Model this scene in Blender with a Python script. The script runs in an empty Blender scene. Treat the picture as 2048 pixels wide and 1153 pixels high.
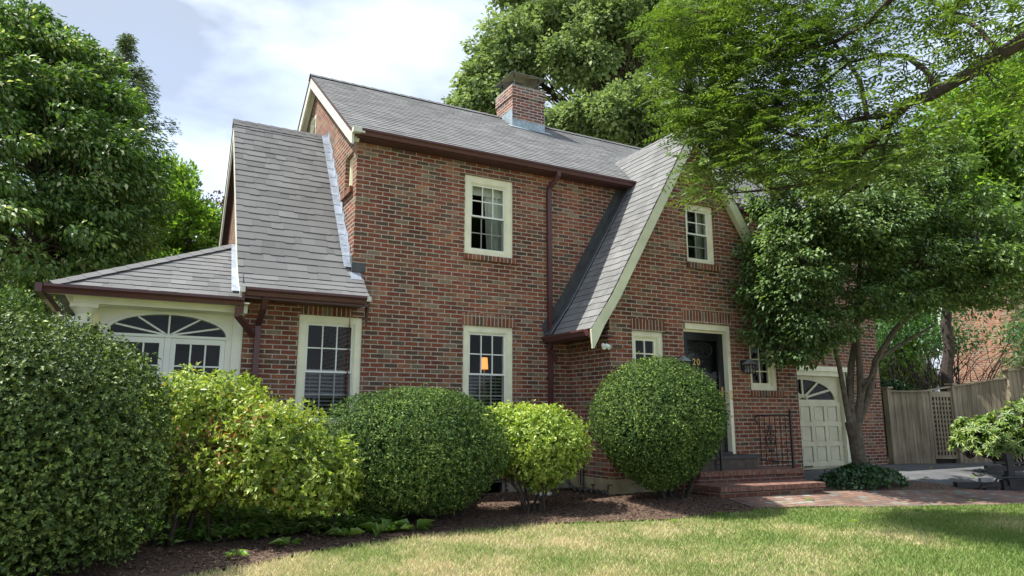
import bpy, bmesh, math, random
import numpy as np
from mathutils import Vector, Matrix
from mathutils.geometry import tessellate_polygon
R = math.radians
random.seed(7); RNG = np.random.default_rng(7)
sc = bpy.context.scene
COL = sc.collection

# ---------------------------------------------------------------- camera
CAM = Vector((-2.695, -10.006, 1.222)); YAW, PITCH, FPX = R(28.317), R(10.286), 1385.5
cd = bpy.data.cameras.new("camera"); cam = bpy.data.objects.new("camera", cd); COL.objects.link(cam)
FW = Vector((math.sin(YAW)*math.cos(PITCH), math.cos(YAW)*math.cos(PITCH), math.sin(PITCH)))
RT = Vector((math.cos(YAW), -math.sin(YAW), 0)); UP = RT.cross(FW)
mw = Matrix((RT, UP, -FW)).transposed().to_4x4(); mw.translation = CAM
cam.matrix_world = mw
cd.sensor_width = 36; cd.lens = FPX/2048*36; cd.clip_start = .1; cd.clip_end = 500
sc.camera = cam

# ---------------------------------------------------------------- sky, sun, exposure
SUN = Vector((.50, -.20, -1)).normalized()          # the way the light travels
sun_el = math.asin(-SUN.z); sun_az = math.atan2(-SUN.x, -SUN.y)
w = bpy.data.worlds.new("World"); sc.world = w; w.use_nodes = True
nt = w.node_tree; nt.nodes.clear()
def wn(t, **k):
    n = nt.nodes.new(t)
    for a, b in k.items(): setattr(n, a, b)
    return n
out = wn('ShaderNodeOutputWorld'); bg = wn('ShaderNodeBackground'); sky = wn('ShaderNodeTexSky')
sky.sky_type = 'NISHITA'; sky.sun_disc = False; sky.sun_elevation = sun_el; sky.sun_rotation = sun_az
sky.air_density = 1.2; sky.dust_density = 1.5
tc = wn('ShaderNodeTexCoord'); mp = wn('ShaderNodeMapping'); mp.inputs['Scale'].default_value = (1.1, 1.1, 2.6)
mp.inputs['Rotation'].default_value = (0.2, 0.3, 0.6)
n1 = wn('ShaderNodeTexNoise'); n1.inputs['Scale'].default_value = 2.0; n1.inputs['Detail'].default_value = 7; n1.inputs['Roughness'].default_value = .5
n2 = wn('ShaderNodeTexNoise'); n2.inputs['Scale'].default_value = 3.4; n2.inputs['Detail'].default_value = 5; n2.inputs['Distortion'].default_value = .3
r1 = wn('ShaderNodeValToRGB'); r1.color_ramp.elements[0].position = .30; r1.color_ramp.elements[0].color = (.62,)*3+(1,)
r1.color_ramp.elements[1].position = .62; r1.color_ramp.elements[1].color = (.97,)*3+(1,)
r2 = wn('ShaderNodeValToRGB'); r2.color_ramp.elements[0].position = .38; r2.color_ramp.elements[0].color = (2.3, 2.65, 3.3, 1)
r2.color_ramp.elements[1].position = .63; r2.color_ramp.elements[1].color = (4.7, 5.2, 6.1, 1)
mx = wn('ShaderNodeMixRGB')
L = nt.links.new
L(tc.outputs['Generated'], mp.inputs['Vector']); L(mp.outputs[0], n1.inputs['Vector']); L(mp.outputs[0], n2.inputs['Vector'])
L(n1.outputs['Fac'], r1.inputs[0]); L(n2.outputs['Fac'], r2.inputs[0])
L(r1.outputs[0], mx.inputs[0]); L(sky.outputs[0], mx.inputs[1]); L(r2.outputs[0], mx.inputs[2])
L(mx.outputs[0], bg.inputs[0]); L(bg.outputs[0], out.inputs[0]); bg.inputs[1].default_value = .10
sd = bpy.data.lights.new("sun", 'SUN'); so = bpy.data.objects.new("sun", sd); COL.objects.link(so)
sd.energy = 3.4; sd.angle = R(.6); sd.color = (1, .95, .86)
so.rotation_euler = SUN.to_track_quat('-Z', 'Y').to_euler(); so.location = (-5, 0, 20)
sc.view_settings.view_transform = 'Standard'; sc.view_settings.look = 'None'
sc.view_settings.exposure = 1.38; sc.view_settings.gamma = 1
sc.cycles.max_bounces = 6; sc.cycles.transparent_max_bounces = 8; sc.cycles.use_denoising = True

# ---------------------------------------------------------------- helpers
def AT(px, py, d):
    v = FW*FPX + RT*(px-1024) - UP*(py-576.5)
    return CAM + v*(d/math.hypot(v.x, v.y))
def smooth(t, a, b):
    t = np.clip((t-a)/(b-a), 0, 1); return t*t*(3-2*t)
def G(x, y):                       # ground height
    x = np.asarray(x, float); y = np.asarray(y, float)
    zr = -.15*smooth(-y, 2., 3.4) - .2*smooth(-y, 3, 10)
    zl = -.03 - .09*smooth(-y, -.2, 2.2) - .3*smooth(-y, 2.6, 10)
    k = smooth(x, .8, 4.2)
    return zl*(1-k) + zr*k + .10*smooth(x, 8, 11)*smooth(y, -4, -1.5) + .3*smooth(x, 13.5, 18)*smooth(y, -3, 0)
def g(x, y): return float(G(x, y))

def tag(o, label=None, cat=None, group=None, kind=None):
    if label: o['label'] = label
    if cat: o['category'] = cat
    if group: o['group'] = group
    if kind: o['kind'] = kind
    return o
def empty(name, loc, label, cat, group=None):
    o = bpy.data.objects.new(name, None); COL.objects.link(o); o.location = loc
    o.empty_display_size = .2
    return tag(o, label, cat, group)
def link(name, me, parent=None, mats=()):
    o = bpy.data.objects.new(name, me); COL.objects.link(o)
    for m in mats: me.materials.append(m)
    if parent is not None:
        o.parent = parent
        if parent.type == 'EMPTY': o.location = -parent.location
    return o

class MB:
    def __init__(s, M=None): s.v = []; s.f = []; s.uv = []; s.mi = []; s.M = M; s.cur = 0; s.col = []; s.c = .5
    def _p(s, p):
        p = Vector(p)
        return tuple(s.M @ p) if s.M is not None else tuple(p)
    def face(s, pts, uv=None):
        pts = [s._p(p) for p in pts]
        i = len(s.v); s.v += pts; s.f.append(tuple(range(i, i+len(pts))))
        if uv is None:
            a, b, c = Vector(pts[0]), Vector(pts[1]), Vector(pts[2]); n = (b-a).cross(c-a)
            ax, ay, az = abs(n.x), abs(n.y), abs(n.z)
            if az > ax and az > ay: uv = [(p[0], p[1]) for p in pts]
            elif ax > ay: uv = [(p[1], p[2]) for p in pts]
            else: uv = [(p[0], p[2]) for p in pts]
        s.uv += list(uv); s.mi.append(s.cur); s.col += [s.c]*len(pts)
    def box(s, x0, y0, z0, x1, y1, z1):
        x0, x1 = sorted((x0, x1)); y0, y1 = sorted((y0, y1)); z0, z1 = sorted((z0, z1))
        s.face([(x0,y0,z0),(x1,y0,z0),(x1,y0,z1),(x0,y0,z1)]); s.face([(x1,y1,z0),(x0,y1,z0),(x0,y1,z1),(x1,y1,z1)])
        s.face([(x0,y1,z0),(x0,y0,z0),(x0,y0,z1),(x0,y1,z1)]); s.face([(x1,y0,z0),(x1,y1,z0),(x1,y1,z1),(x1,y0,z1)])
        s.face([(x0,y0,z1),(x1,y0,z1),(x1,y1,z1),(x0,y1,z1)]); s.face([(x0,y1,z0),(x1,y1,z0),(x1,y0,z0),(x0,y0,z0)])
        return s
    def prism(s, poly, d, uvf=None):
        """poly: list of 3-d points (any planar outline), extruded by vector d"""
        P = [Vector(p) for p in poly]; D = Vector(d); Q = [p+D for p in P]
        tri = tessellate_polygon([P])
        nrm = Vector((0, 0, 0))
        for i in range(len(P)): nrm += P[i].cross(P[(i+1) % len(P)])
        flip = nrm.dot(D) > 0
        for t in tri:
            a, b, c = t
            tn = (P[b]-P[a]).cross(P[c]-P[a])
            if tn.dot(D) > 0: a, c = c, a
            s.face([P[a], P[b], P[c]]); s.face([Q[c], Q[b], Q[a]])
        for i in range(len(P)):
            j = (i+1) % len(P)
            q = [P[i], P[j], Q[j], Q[i]]
            s.face(q if not flip else q[::-1])
        return s
    def panel(s, outer, holes, n):
        """flat outline with holes; n = facing direction"""
        loops = [[Vector(p) for p in outer]] + [[Vector(p) for p in h] for h in holes]
        allp = [p for l in loops for p in l]; n = Vector(n)
        for a, b, c in tessellate_polygon(loops):
            if (allp[b]-allp[a]).cross(allp[c]-allp[a]).dot(n) < 0: a, c = c, a
            s.face([allp[a], allp[b], allp[c]])
        return s
    def reveal(s, hole, d):
        H = [Vector(p) for p in hole]; d = Vector(d)
        for i in range(len(H)):
            j = (i+1) % len(H); s.face([H[i], H[j], H[j]+d, H[i]+d])
        return s
    def tube(s, pts, rad, n=8, cap=True):
        pts = [Vector(p) for p in pts]
        if not hasattr(rad, '__len__'): rad = [rad]*len(pts)
        rings = []; prev = None
        for i, p in enumerate(pts):
            t = (pts[min(i+1, len(pts)-1)] - pts[max(i-1, 0)]).normalized()
            a = Vector((0, 0, 1)) if abs(t.z) < .9 else Vector((1, 0, 0))
            if prev is not None: a = prev
            u = (a - t*a.dot(t)).normalized(); v = t.cross(u); prev = u
            rings.append([p + (u*math.cos(k*2*math.pi/n) + v*math.sin(k*2*math.pi/n))*rad[i] for k in range(n)])
        for i in range(len(rings)-1):
            for k in range(n):
                k2 = (k+1) % n
                s.face([rings[i][k], rings[i][k2], rings[i+1][k2], rings[i+1][k]])
        if cap:
            s.face(rings[0][::-1]); s.face(rings[-1])
        return s
    def lathe(s, c, prof, n=20):
        c = Vector(c)
        for i in range(len(prof)-1):
            (r0, z0), (r1_, z1) = prof[i], prof[i+1]
            for k in range(n):
                a, b = 2*math.pi*k/n, 2*math.pi*(k+1)/n
                s.face([c+Vector((r0*math.cos(a), r0*math.sin(a), z0)), c+Vector((r0*math.cos(b), r0*math.sin(b), z0)),
                        c+Vector((r1_*math.cos(b), r1_*math.sin(b), z1)), c+Vector((r1_*math.cos(a), r1_*math.sin(a), z1))])
        return s
    def build(s, name, mats, parent=None, smooth_=False, bevel=0, merge=False):
        me = bpy.data.meshes.new(name); me.from_pydata(s.v, [], s.f)
        uvl = me.uv_layers.new(name='UVMap'); uvl.data.foreach_set('uv', np.array(s.uv, 'f').ravel())
        ca = me.color_attributes.new('shade', 'FLOAT_COLOR', 'CORNER')
        c = np.array(s.col, 'f'); ca.data.foreach_set('color', np.stack([c, c, c, np.ones_like(c)], 1).ravel())
        if not isinstance(mats, (list, tuple)): mats = [mats]
        if merge:
            bm = bmesh.new(); bm.from_mesh(me); bmesh.ops.remove_doubles(bm, verts=bm.verts, dist=1e-5); bm.to_mesh(me); bm.free()
        o = link(name, me, parent, mats)
        if len(s.mi) == len(me.polygons): me.polygons.foreach_set('material_index', s.mi)
        if smooth_: me.polygons.foreach_set('use_smooth', [True]*len(me.polygons))
        if bevel:
            b = o.modifiers.new('bevel', 'BEVEL'); b.width = bevel; b.segments = 2; b.limit_method = 'ANGLE'
        return o

# ---------------------------------------------------------------- materials
def newmat(name):
    m = bpy.data.materials.new(name); m.use_nodes = True; t = m.node_tree; t.nodes.clear()
    o = t.nodes.new('ShaderNodeOutputMaterial'); p = t.nodes.new('ShaderNodeBsdfPrincipled')
    t.links.new(p.outputs[0], o.inputs[0]); return m, t, p, o
def nd(t, ty, ins=None, **k):
    n = t.nodes.new(ty)
    for a, b in k.items(): setattr(n, a, b)
    for a, b in (ins or {}).items():
        if hasattr(b, 'is_output') or isinstance(b, bpy.types.NodeSocket): t.links.new(b, n.inputs[a])
        else: n.inputs[a].default_value = b
    return n
def c4(c): return (c[0], c[1], c[2], 1)
def ramp(t, fac, stops):
    r = t.nodes.new('ShaderNodeValToRGB'); t.links.new(fac, r.inputs[0]); e = r.color_ramp.elements
    while len(e) > len(stops): e.remove(e[-1])
    while len(e) < len(stops): e.new(.5)
    for i, (p, c) in enumerate(stops): e[i].position = p; e[i].color = c4(c)
    return r.outputs[0]
def basic(name, col, rough=.6, var=.15, scale=8, bump=0, bscale=40, metal=0, spec=.5, coat=0):
    m, t, p, o = newmat(name)
    tcn = nd(t, 'ShaderNodeTexCoord'); nz = nd(t, 'ShaderNodeTexNoise', {'Vector': tcn.outputs['Object'], 'Scale': scale, 'Detail': 5})
    c = ramp(t, nz.outputs['Fac'], [(.3, [x*(1-var) for x in col]), (.7, [min(1, x*(1+var)) for x in col])])
    t.links.new(c, p.inputs['Base Color']); p.inputs['Roughness'].default_value = rough; p.inputs['Metallic'].default_value = metal
    p.inputs['Specular IOR Level'].default_value = spec
    if bump:
        bn = nd(t, 'ShaderNodeTexNoise', {'Vector': tcn.outputs['Object'], 'Scale': bscale, 'Detail': 4})
        b = nd(t, 'ShaderNodeBump', {'Height': bn.outputs['Fac'], 'Strength': bump, 'Distance': .01}); t.links.new(b.outputs[0], p.inputs['Normal'])
    return m
def brick_mat(name, flat=0, w_=.213, h_=.0677, mort=.0085, light=1.0, swap=False, mortar=(.43, .38, .31), tint=(1.0, 1.07, 1.0)):
    m, t, p, o = newmat(name)
    uv = nd(t, 'ShaderNodeUVMap', uv_map='UVMap'); vec = uv.outputs[0]
    if swap:
        sp = nd(t, 'ShaderNodeSeparateXYZ', {0: vec}); vec = nd(t, 'ShaderNodeCombineXYZ', {0: sp.outputs[1], 1: sp.outputs[0]}).outputs[0]
    wob = nd(t, 'ShaderNodeTexNoise', {'Vector': vec, 'Scale': 9, 'Detail': 3})
    wob2 = nd(t, 'ShaderNodeTexNoise', {'Vector': vec, 'Scale': 55, 'Detail': 2})
    a1 = nd(t, 'ShaderNodeVectorMath', {0: wob.outputs['Color'], 1: (.5, .5, .5)}, operation='SUBTRACT')
    a1 = nd(t, 'ShaderNodeVectorMath', {0: a1.outputs[0], 'Scale': .010}, operation='SCALE')
    a2 = nd(t, 'ShaderNodeVectorMath', {0: wob2.outputs['Color'], 1: (.5, .5, .5)}, operation='SUBTRACT')
    a2 = nd(t, 'ShaderNodeVectorMath', {0: a2.outputs[0], 'Scale': .009}, operation='SCALE')
    ad = nd(t, 'ShaderNodeVectorMath', {0: vec, 1: a1.outputs[0]}, operation='ADD')
    ad = nd(t, 'ShaderNodeVectorMath', {0: ad.outputs[0], 1: a2.outputs[0]}, operation='ADD')
    bt = nd(t, 'ShaderNodeTexBrick', {'Vector': ad.outputs[0], 'Color1': (0, 0, 0, 1), 'Color2': (1, 1, 1, 1), 'Mortar': (0, 0, 0, 1), 'Scale': 1,
            'Mortar Size': mort, 'Mortar Smooth': .25, 'Bias': 0, 'Brick Width': w_, 'Row Height': h_})
    bt.offset = .5 if not swap else 0
    gl = lambda c: tuple((x*(1-flat)+(.18, .066, .045)[i]*flat)*1.18*light*tint[i] for i, x in enumerate(c))
    bc = ramp(t, bt.outputs['Color'], [(0, gl((.095, .065, .050))), (.08, gl((.100, .055, .042))), (.20, gl((.138, .046, .034))), (.45, gl((.185, .056, .037))),
              (.64, gl((.220, .068, .040))), (.76, gl((.140, .075, .055))), (.88, gl((.27, .10, .055))), (.96, gl((.19, .135, .10)))])
    gn = nd(t, 'ShaderNodeTexNoise', {'Vector': vec, 'Scale': 60, 'Detail': 5, 'Roughness': .7})
    big = nd(t, 'ShaderNodeTexNoise', {'Vector': vec, 'Scale': .9, 'Detail': 4})
    gm = nd(t, 'ShaderNodeMapRange', {0: gn.outputs['Fac'], 1: .3, 2: .7, 3: .72, 4: 1.28})
    gb = nd(t, 'ShaderNodeMapRange', {0: big.outputs['Fac'], 1: .3, 2: .7, 3: .72, 4: 1.28})
    mm = nd(t, 'ShaderNodeMath', {0: gm.outputs[0], 1: gb.outputs[0]}, operation='MULTIPLY')
    bc2 = nd(t, 'ShaderNodeVectorMath', {0: bc, 'Scale': mm.outputs[0]}, operation='SCALE')
    sm = nd(t, 'ShaderNodeMapping', {'Vector': vec, 'Scale': (2.2, .28, 1)}); sn = nd(t, 'ShaderNodeTexNoise', {'Vector': sm.outputs[0], 'Scale': 2.0, 'Detail': 7, 'Roughness': .7})
    sk = nd(t, 'ShaderNodeMapRange', {0: sn.outputs['Fac'], 1: .35, 2: .65, 3: .68, 4: 1.14})
    bc2 = nd(t, 'ShaderNodeVectorMath', {0: bc2.outputs[0], 'Scale': sk.outputs[0]}, operation='SCALE')
    # lime bloom over some bricks
    eff = nd(t, 'ShaderNodeTexNoise', {'Vector': vec, 'Scale': 4.2, 'Detail': 8, 'Roughness': .75})
    em = nd(t, 'ShaderNodeMapRange', {0: eff.outputs['Fac'], 1: .60, 2: .80, 3: 0, 4: .5})
    bc3 = nd(t, 'ShaderNodeMixRGB', {0: em.outputs[0], 1: bc2.outputs[0], 2: c4((.34, .29, .24))})
    mn = nd(t, 'ShaderNodeTexNoise', {'Vector': vec, 'Scale': 7, 'Detail': 6})
    mc = ramp(t, mn.outputs['Fac'], [(.3, [x*.7 for x in mortar]), (.7, [x*1.15 for x in mortar])])
    fin = nd(t, 'ShaderNodeMixRGB', {0: bt.outputs['Fac'], 1: bc3.outputs[0], 2: mc})
    t.links.new(fin.outputs[0], p.inputs['Base Color']); p.inputs['Roughness'].default_value = .9; p.inputs['Specular IOR Level'].default_value = .25
    h1 = nd(t, 'ShaderNodeMath', {0: 1., 1: bt.outputs['Fac']}, operation='SUBTRACT')
    rnd = nd(t, 'ShaderNodeMath', {0: bt.outputs['Color'], 1: .35}, operation='MULTIPLY')
    h2 = nd(t, 'ShaderNodeMath', {0: h1.outputs[0], 1: gn.outputs['Fac'], 2: 0}, operation='MULTIPLY')
    h3 = nd(t, 'ShaderNodeMath', {0: h2.outputs[0], 1: h1.outputs[0]}, operation='ADD')
    h4 = nd(t, 'ShaderNodeMath', {0: h3.outputs[0], 1: rnd.outputs[0]}, operation='ADD')
    b = nd(t, 'ShaderNodeBump', {'Height': h4.outputs[0], 'Strength': .8, 'Distance': .006}); t.links.new(b.outputs[0], p.inputs['Normal'])
    return m
def shingle_mat(name, base=(.19, .185, .19)):
    m, t, p, o = newmat(name)
    at = nd(t, 'ShaderNodeVertexColor', layer_name='shade'); uv = nd(t, 'ShaderNodeUVMap', uv_map='UVMap')
    gn = nd(t, 'ShaderNodeTexNoise', {'Vector': uv.outputs[0], 'Scale': 160, 'Detail': 3, 'Roughness': .8})
    big = nd(t, 'ShaderNodeTexNoise', {'Vector': uv.outputs[0], 'Scale': 1.1, 'Detail': 5})
    a = nd(t, 'ShaderNodeMapRange', {0: at.outputs[0], 1: 0, 2: 1, 3: .80, 4: 1.15})
    b = nd(t, 'ShaderNodeMapRange', {0: gn.outputs['Fac'], 1: .25, 2: .75, 3: .65, 4: 1.35})
    c = nd(t, 'ShaderNodeMapRange', {0: big.outputs['Fac'], 1: .3, 2: .7, 3: .86, 4: 1.12})
    m1 = nd(t, 'ShaderNodeMath', {0: a.outputs[0], 1: b.outputs[0]}, operation='MULTIPLY')
    m2 = nd(t, 'ShaderNodeMath', {0: m1.outputs[0], 1: c.outputs[0]}, operation='MULTIPLY')
    col = nd(t, 'ShaderNodeVectorMath', {0: base, 'Scale': m2.outputs[0]}, operation='SCALE')
    t.links.new(col.outputs[0], p.inputs['Base Color']); p.inputs['Roughness'].default_value = .95; p.inputs['Specular IOR Level'].default_value = .2
    bp = nd(t, 'ShaderNodeBump', {'Height': gn.outputs['Fac'], 'Strength': .6, 'Distance': .003}); t.links.new(bp.outputs[0], p.inputs['Normal'])
    return m
def leaf_mat(name, cols, rough=.45, trans=.35, tcol=None, nscale=1.5, spec=.4):
    """cols: list of (pos,colour) by per-leaf random"""
    m, t, p, o = newmat(name)
    ge = nd(t, 'ShaderNodeNewGeometry'); tcn = nd(t, 'ShaderNodeTexCoord')
    nz = nd(t, 'ShaderNodeTexNoise', {'Vector': tcn.outputs['Object'], 'Scale': nscale, 'Detail': 3})
    k = nd(t, 'ShaderNodeMapRange', {0: nz.outputs['Fac'], 1: .3, 2: .7, 3: -.16, 4: .16})
    s = nd(t, 'ShaderNodeMath', {0: ge.outputs['Random Per Island'], 1: k.outputs[0]}, operation='ADD')
    c = ramp(t, s.outputs[0], cols)
    t.links.new(c, p.inputs['Base Color']); p.inputs['Roughness'].default_value = rough; p.inputs['Specular IOR Level'].default_value = spec
    tr = nd(t, 'ShaderNodeBsdfTranslucent')
    hs = nd(t, 'ShaderNodeVectorMath', {0: c, 1: tcol or (1.5, 1.6, .55)}, operation='MULTIPLY'); t.links.new(hs.outputs[0], tr.inputs[0])
    mx_ = nd(t, 'ShaderNodeMixShader', {0: trans}); t.links.new(p.outputs[0], mx_.inputs[1]); t.links.new(tr.outputs[0], mx_.inputs[2])
    t.links.new(mx_.outputs[0], o.inputs[0]); return m
def glass_mat(name, tint=(.93, .95, .94), gloss=.10, dark=0):
    m, t, p, o = newmat(name); t.nodes.remove(p)
    tr = nd(t, 'ShaderNodeBsdfTransparent', {0: c4(tint)}); gl = nd(t, 'ShaderNodeBsdfGlossy', {0: (1, 1, 1, 1), 1: .02})
    fr = nd(t, 'ShaderNodeFresnel', {0: 1.5}); mu = nd(t, 'ShaderNodeMath', {0: fr.outputs[0], 1: gloss}, operation='MULTIPLY')
    nz = nd(t, 'ShaderNodeTexNoise', {'Scale': 3}); b = nd(t, 'ShaderNodeBump', {'Height': nz.outputs['Fac'], 'Strength': .15, 'Distance': .02})
    t.links.new(b.outputs[0], gl.inputs['Normal'])
    x = nd(t, 'ShaderNodeMixShader', {0: mu.outputs[0]}); t.links.new(tr.outputs[0], x.inputs[1]); t.links.new(gl.outputs[0], x.inputs[2])
    t.links.new(x.outputs[0], o.inputs[0]); return m

M_BRICK = brick_mat('red_brick')
M_SOLD = brick_mat('soldier_brick', swap=True)
M_SILLB = brick_mat('sill_brick', w_=.30, h_=.072, swap=True, mort=.007)
M_CHIM = brick_mat('chimney_brick', mort=.011, mortar=(.46, .42, .38), tint=(.95, 1.05, 1.1))
M_NBRICK = brick_mat('pink_brick', flat=.3, light=1.9, mort=.012)
M_STEP = brick_mat('step_brick', flat=.3, light=.72, tint=(.95, 1.1, 1.2), mortar=(.22, .18, .15))
M_SHIN = shingle_mat('asphalt_shingle', (.190, .193, .194))
M_SHIN2 = shingle_mat('asphalt_shingle_dark', (.160, .162, .163))
M_CREAM = basic('cream_paint', (.80, .79, .60), .55, .08, 6, .05)
M_CREAM2 = basic('warm_white_paint', (.80, .79, .68), .5, .06, 5, .05)
M_WHITE = basic('white_paint', (.78, .80, .74), .45, .04, 5)
M_BARGE = basic('pale_green_barge', (.60, .63, .45), .55, .10, 4, .05)
M_BARGE2 = basic('weathered_white_trim', (.60, .62, .54), .6, .12, 6, .05)
M_BROWN = basic('oxblood_gutter', (.085, .032, .034), .38, .15, 3, 0)
M_SOFF = basic('oxblood_soffit', (.07, .028, .027), .6, .15, 3)
M_LEAD = basic('dull_metal_flashing', (.30, .345, .41), .55, .25, 7, .6, 22, metal=.2)
M_DARKFL = basic('tarred_flashing', (.06, .065, .07), .7, .3, 6, .2)
M_CHFL = basic('zinc_flashing', (.30, .37, .40), .5, .3, 12, .3, 30, metal=.3)
M_CONC = basic('ochre_concrete', (.36, .31, .19), .9, .25, 5, .4)
M_CONCG = basic('grey_concrete', (.25, .24, .21), .9, .3, 5, .4)
M_BLACK = basic('black_paint', (.010, .010, .012), .32, .2, 5)
M_IRON = basic('wrought_iron', (.018, .017, .018), .5, .3, 20)
M_STEEL = basic('dull_steel', (.13, .13, .125), .4, .25, 20, metal=.8)
M_GREYM = basic('grey_metal_paint', (.22, .23, .24), .5, .2, 10)
M_GOLD = basic('old_brass', (.50, .36, .14), .35, .1, 10, metal=.6)
M_GLASS = glass_mat('window_glass', gloss=.5)
M_SCREEN = glass_mat('insect_screen_glass', tint=(.70, .71, .72), gloss=.6)
M_BLIND = basic('slat_blind', (.55, .56, .58), .6, .05, 4)
M_CURT = basic('linen_curtain', (.62, .66, .60), .8, .1, 4)
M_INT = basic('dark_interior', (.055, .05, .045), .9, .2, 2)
M_BARK = basic('grey_brown_bark', (.10, .085, .065), .9, .4, 14, .8, 30)
M_BARKD = basic('dark_bark', (.045, .035, .027), .9, .4, 14, .8, 30)
M_GARAGE = basic('greyish_cream_garage', (.62, .59, .43), .5, .10, 5, .06)
M_RUBBER = basic('black_rubber', (.015, .015, .018), .55, .2, 10)

# ---------------------------------------------------------------- ground
def drape(name, ca, cb, n, m, mat, off, thick=0, uvs=True):
    """sheet between two polylines, laid on the ground"""
    def samp(c, k):
        c = [Vector((p[0], p[1])) for p in c]; d = [0]
        for i in range(1, len(c)): d.append(d[-1]+(c[i]-c[i-1]).length)
        r = []
        for i in range(k+1):
            t = d[-1]*i/k; j = 0
            while j < len(d)-2 and d[j+1] < t: j += 1
            u = (t-d[j])/max(1e-6, d[j+1]-d[j]); r.append(c[j].lerp(c[j+1], u))
        return r
    A, B = samp(ca, n), samp(cb, n); b = MB(); P = []
    for i in range(n+1):
        row = []
        for j in range(m+1):
            q = A[i].lerp(B[i], j/m); row.append((q.x, q.y, g(q.x, q.y)+off))
        P.append(row)
    for i in range(n):
        for j in range(m):
            f = [P[i][j], P[i+1][j], P[i+1][j+1], P[i][j+1]]
            if (Vector(f[1])-Vector(f[0])).cross(Vector(f[3])-Vector(f[0])).z < 0: f = f[::-1]
            b.face(f)
    if thick:
        for i in range(n):
            a, c = P[i][0], P[i+1][0]; b.face([a, c, (c[0], c[1], c[2]-thick), (a[0], a[1], a[2]-thick)])
            a, c = P[i][m], P[i+1][m]; b.face([a, c, (c[0], c[1], c[2]-thick), (a[0], a[1], a[2]-thick)])
    o = b.build(name, mat, smooth_=True, merge=not thick); tag(o, kind='structure'); return o

def grass_ground_mat():
    m, t, p, o = newmat('lawn_soil'); tcn = nd(t, 'ShaderNodeTexCoord')
    a = nd(t, 'ShaderNodeTexNoise', {'Vector': tcn.outputs['Object'], 'Scale': .9, 'Detail': 6, 'Roughness': .65})
    c = ramp(t, a.outputs['Fac'], [(.35, (.13, .16, .05)), (.5, (.22, .22, .09)), (.65, (.36, .30, .17))])
    t.links.new(c, p.inputs['Base Color']); p.inputs['Roughness'].default_value = 1
    b = nd(t, 'ShaderNodeTexNoise', {'Vector': tcn.outputs['Object'], 'Scale': 90, 'Detail': 4})
    bb = nd(t, 'ShaderNodeBump', {'Height': b.outputs['Fac'], 'Strength': 1, 'Distance': .02}); t.links.new(bb.outputs[0], p.inputs['Normal'])
    return m
def mulch_mat():
    m, t, p, o = newmat('bark_mulch'); tcn = nd(t, 'ShaderNodeTexCoord')
    a = nd(t, 'ShaderNodeTexVoronoi', {'Vector': tcn.outputs['Object'], 'Scale': 70, 'Randomness': 1})
    b = nd(t, 'ShaderNodeTexNoise', {'Vector': tcn.outputs['Object'], 'Scale': 45, 'Detail': 6, 'Roughness': .75})
    s = nd(t, 'ShaderNodeSeparateXYZ', {0: a.outputs['Color']})
    q = nd(t, 'ShaderNodeMath', {0: s.outputs[0], 1: b.outputs['Fac']}, operation='MULTIPLY')
    c = ramp(t, q.outputs[0], [(.05, (.030, .018, .013)), (.3, (.12, .072, .048)), (.5, (.22, .14, .095)), (.7, (.36, .26, .18))])
    t.links.new(c, p.inputs['Base Color']); p.inputs['Roughness'].default_value = 1
    bb = nd(t, 'ShaderNodeBump', {'Height': q.outputs[0], 'Strength': 1, 'Distance': .03}); t.links.new(bb.outputs[0], p.inputs['Normal'])
    return m
def asphalt_mat():
    m, t, p, o = newmat('asphalt'); tcn = nd(t, 'ShaderNodeTexCoord')
    a = nd(t, 'ShaderNodeTexNoise', {'Vector': tcn.outputs['Object'], 'Scale': 150, 'Detail': 4, 'Roughness': .8})
    b = nd(t, 'ShaderNodeTexNoise', {'Vector': tcn.outputs['Object'], 'Scale': 1.3, 'Detail': 6})
    q = nd(t, 'ShaderNodeMath', {0: a.outputs['Fac'], 1: b.outputs['Fac']}, operation='MULTIPLY')
    c = ramp(t, q.outputs[0], [(.1, (.05, .053, .06)), (.25, (.095, .10, .107)), (.42, (.17, .17, .17))])
    t.links.new(c, p.inputs['Base Color']); p.inputs['Roughness'].default_value = .95
    bb = nd(t, 'ShaderNodeBump', {'Height': a.outputs['Fac'], 'Strength': .5, 'Distance': .005}); t.links.new(bb.outputs[0], p.inputs['Normal'])
    return m
M_LAWN, M_MULCH, M_ASPH = grass_ground_mat(), mulch_mat(), asphalt_mat()
M_WALK = brick_mat('walk_brick', flat=.42, w_=.20, h_=.10, light=1.2, mort=.006, mortar=(.10, .075, .065), tint=(.90, 1.65, 1.95))

# big ground sheet, finer near the house
xs = [-150, -80, -40, -20] + list(np.arange(-12, 24.01, .4)) + [30, 45, 80, 150]
ys = [-60, -30, -18] + list(np.arange(-13, 9.01, .4)) + [12, 20, 40, 80, 150]
b = MB()
for i in range(len(xs)-1):
    for j in range(len(ys)-1):
        q = [(xs[i], ys[j]), (xs[i+1], ys[j]), (xs[i+1], ys[j+1]), (xs[i], ys[j+1])]
        b.face([(x, y, g(x, y)) for x, y in q])
tag(b.build('ground', M_LAWN, smooth_=True, merge=True), kind='structure')

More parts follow.
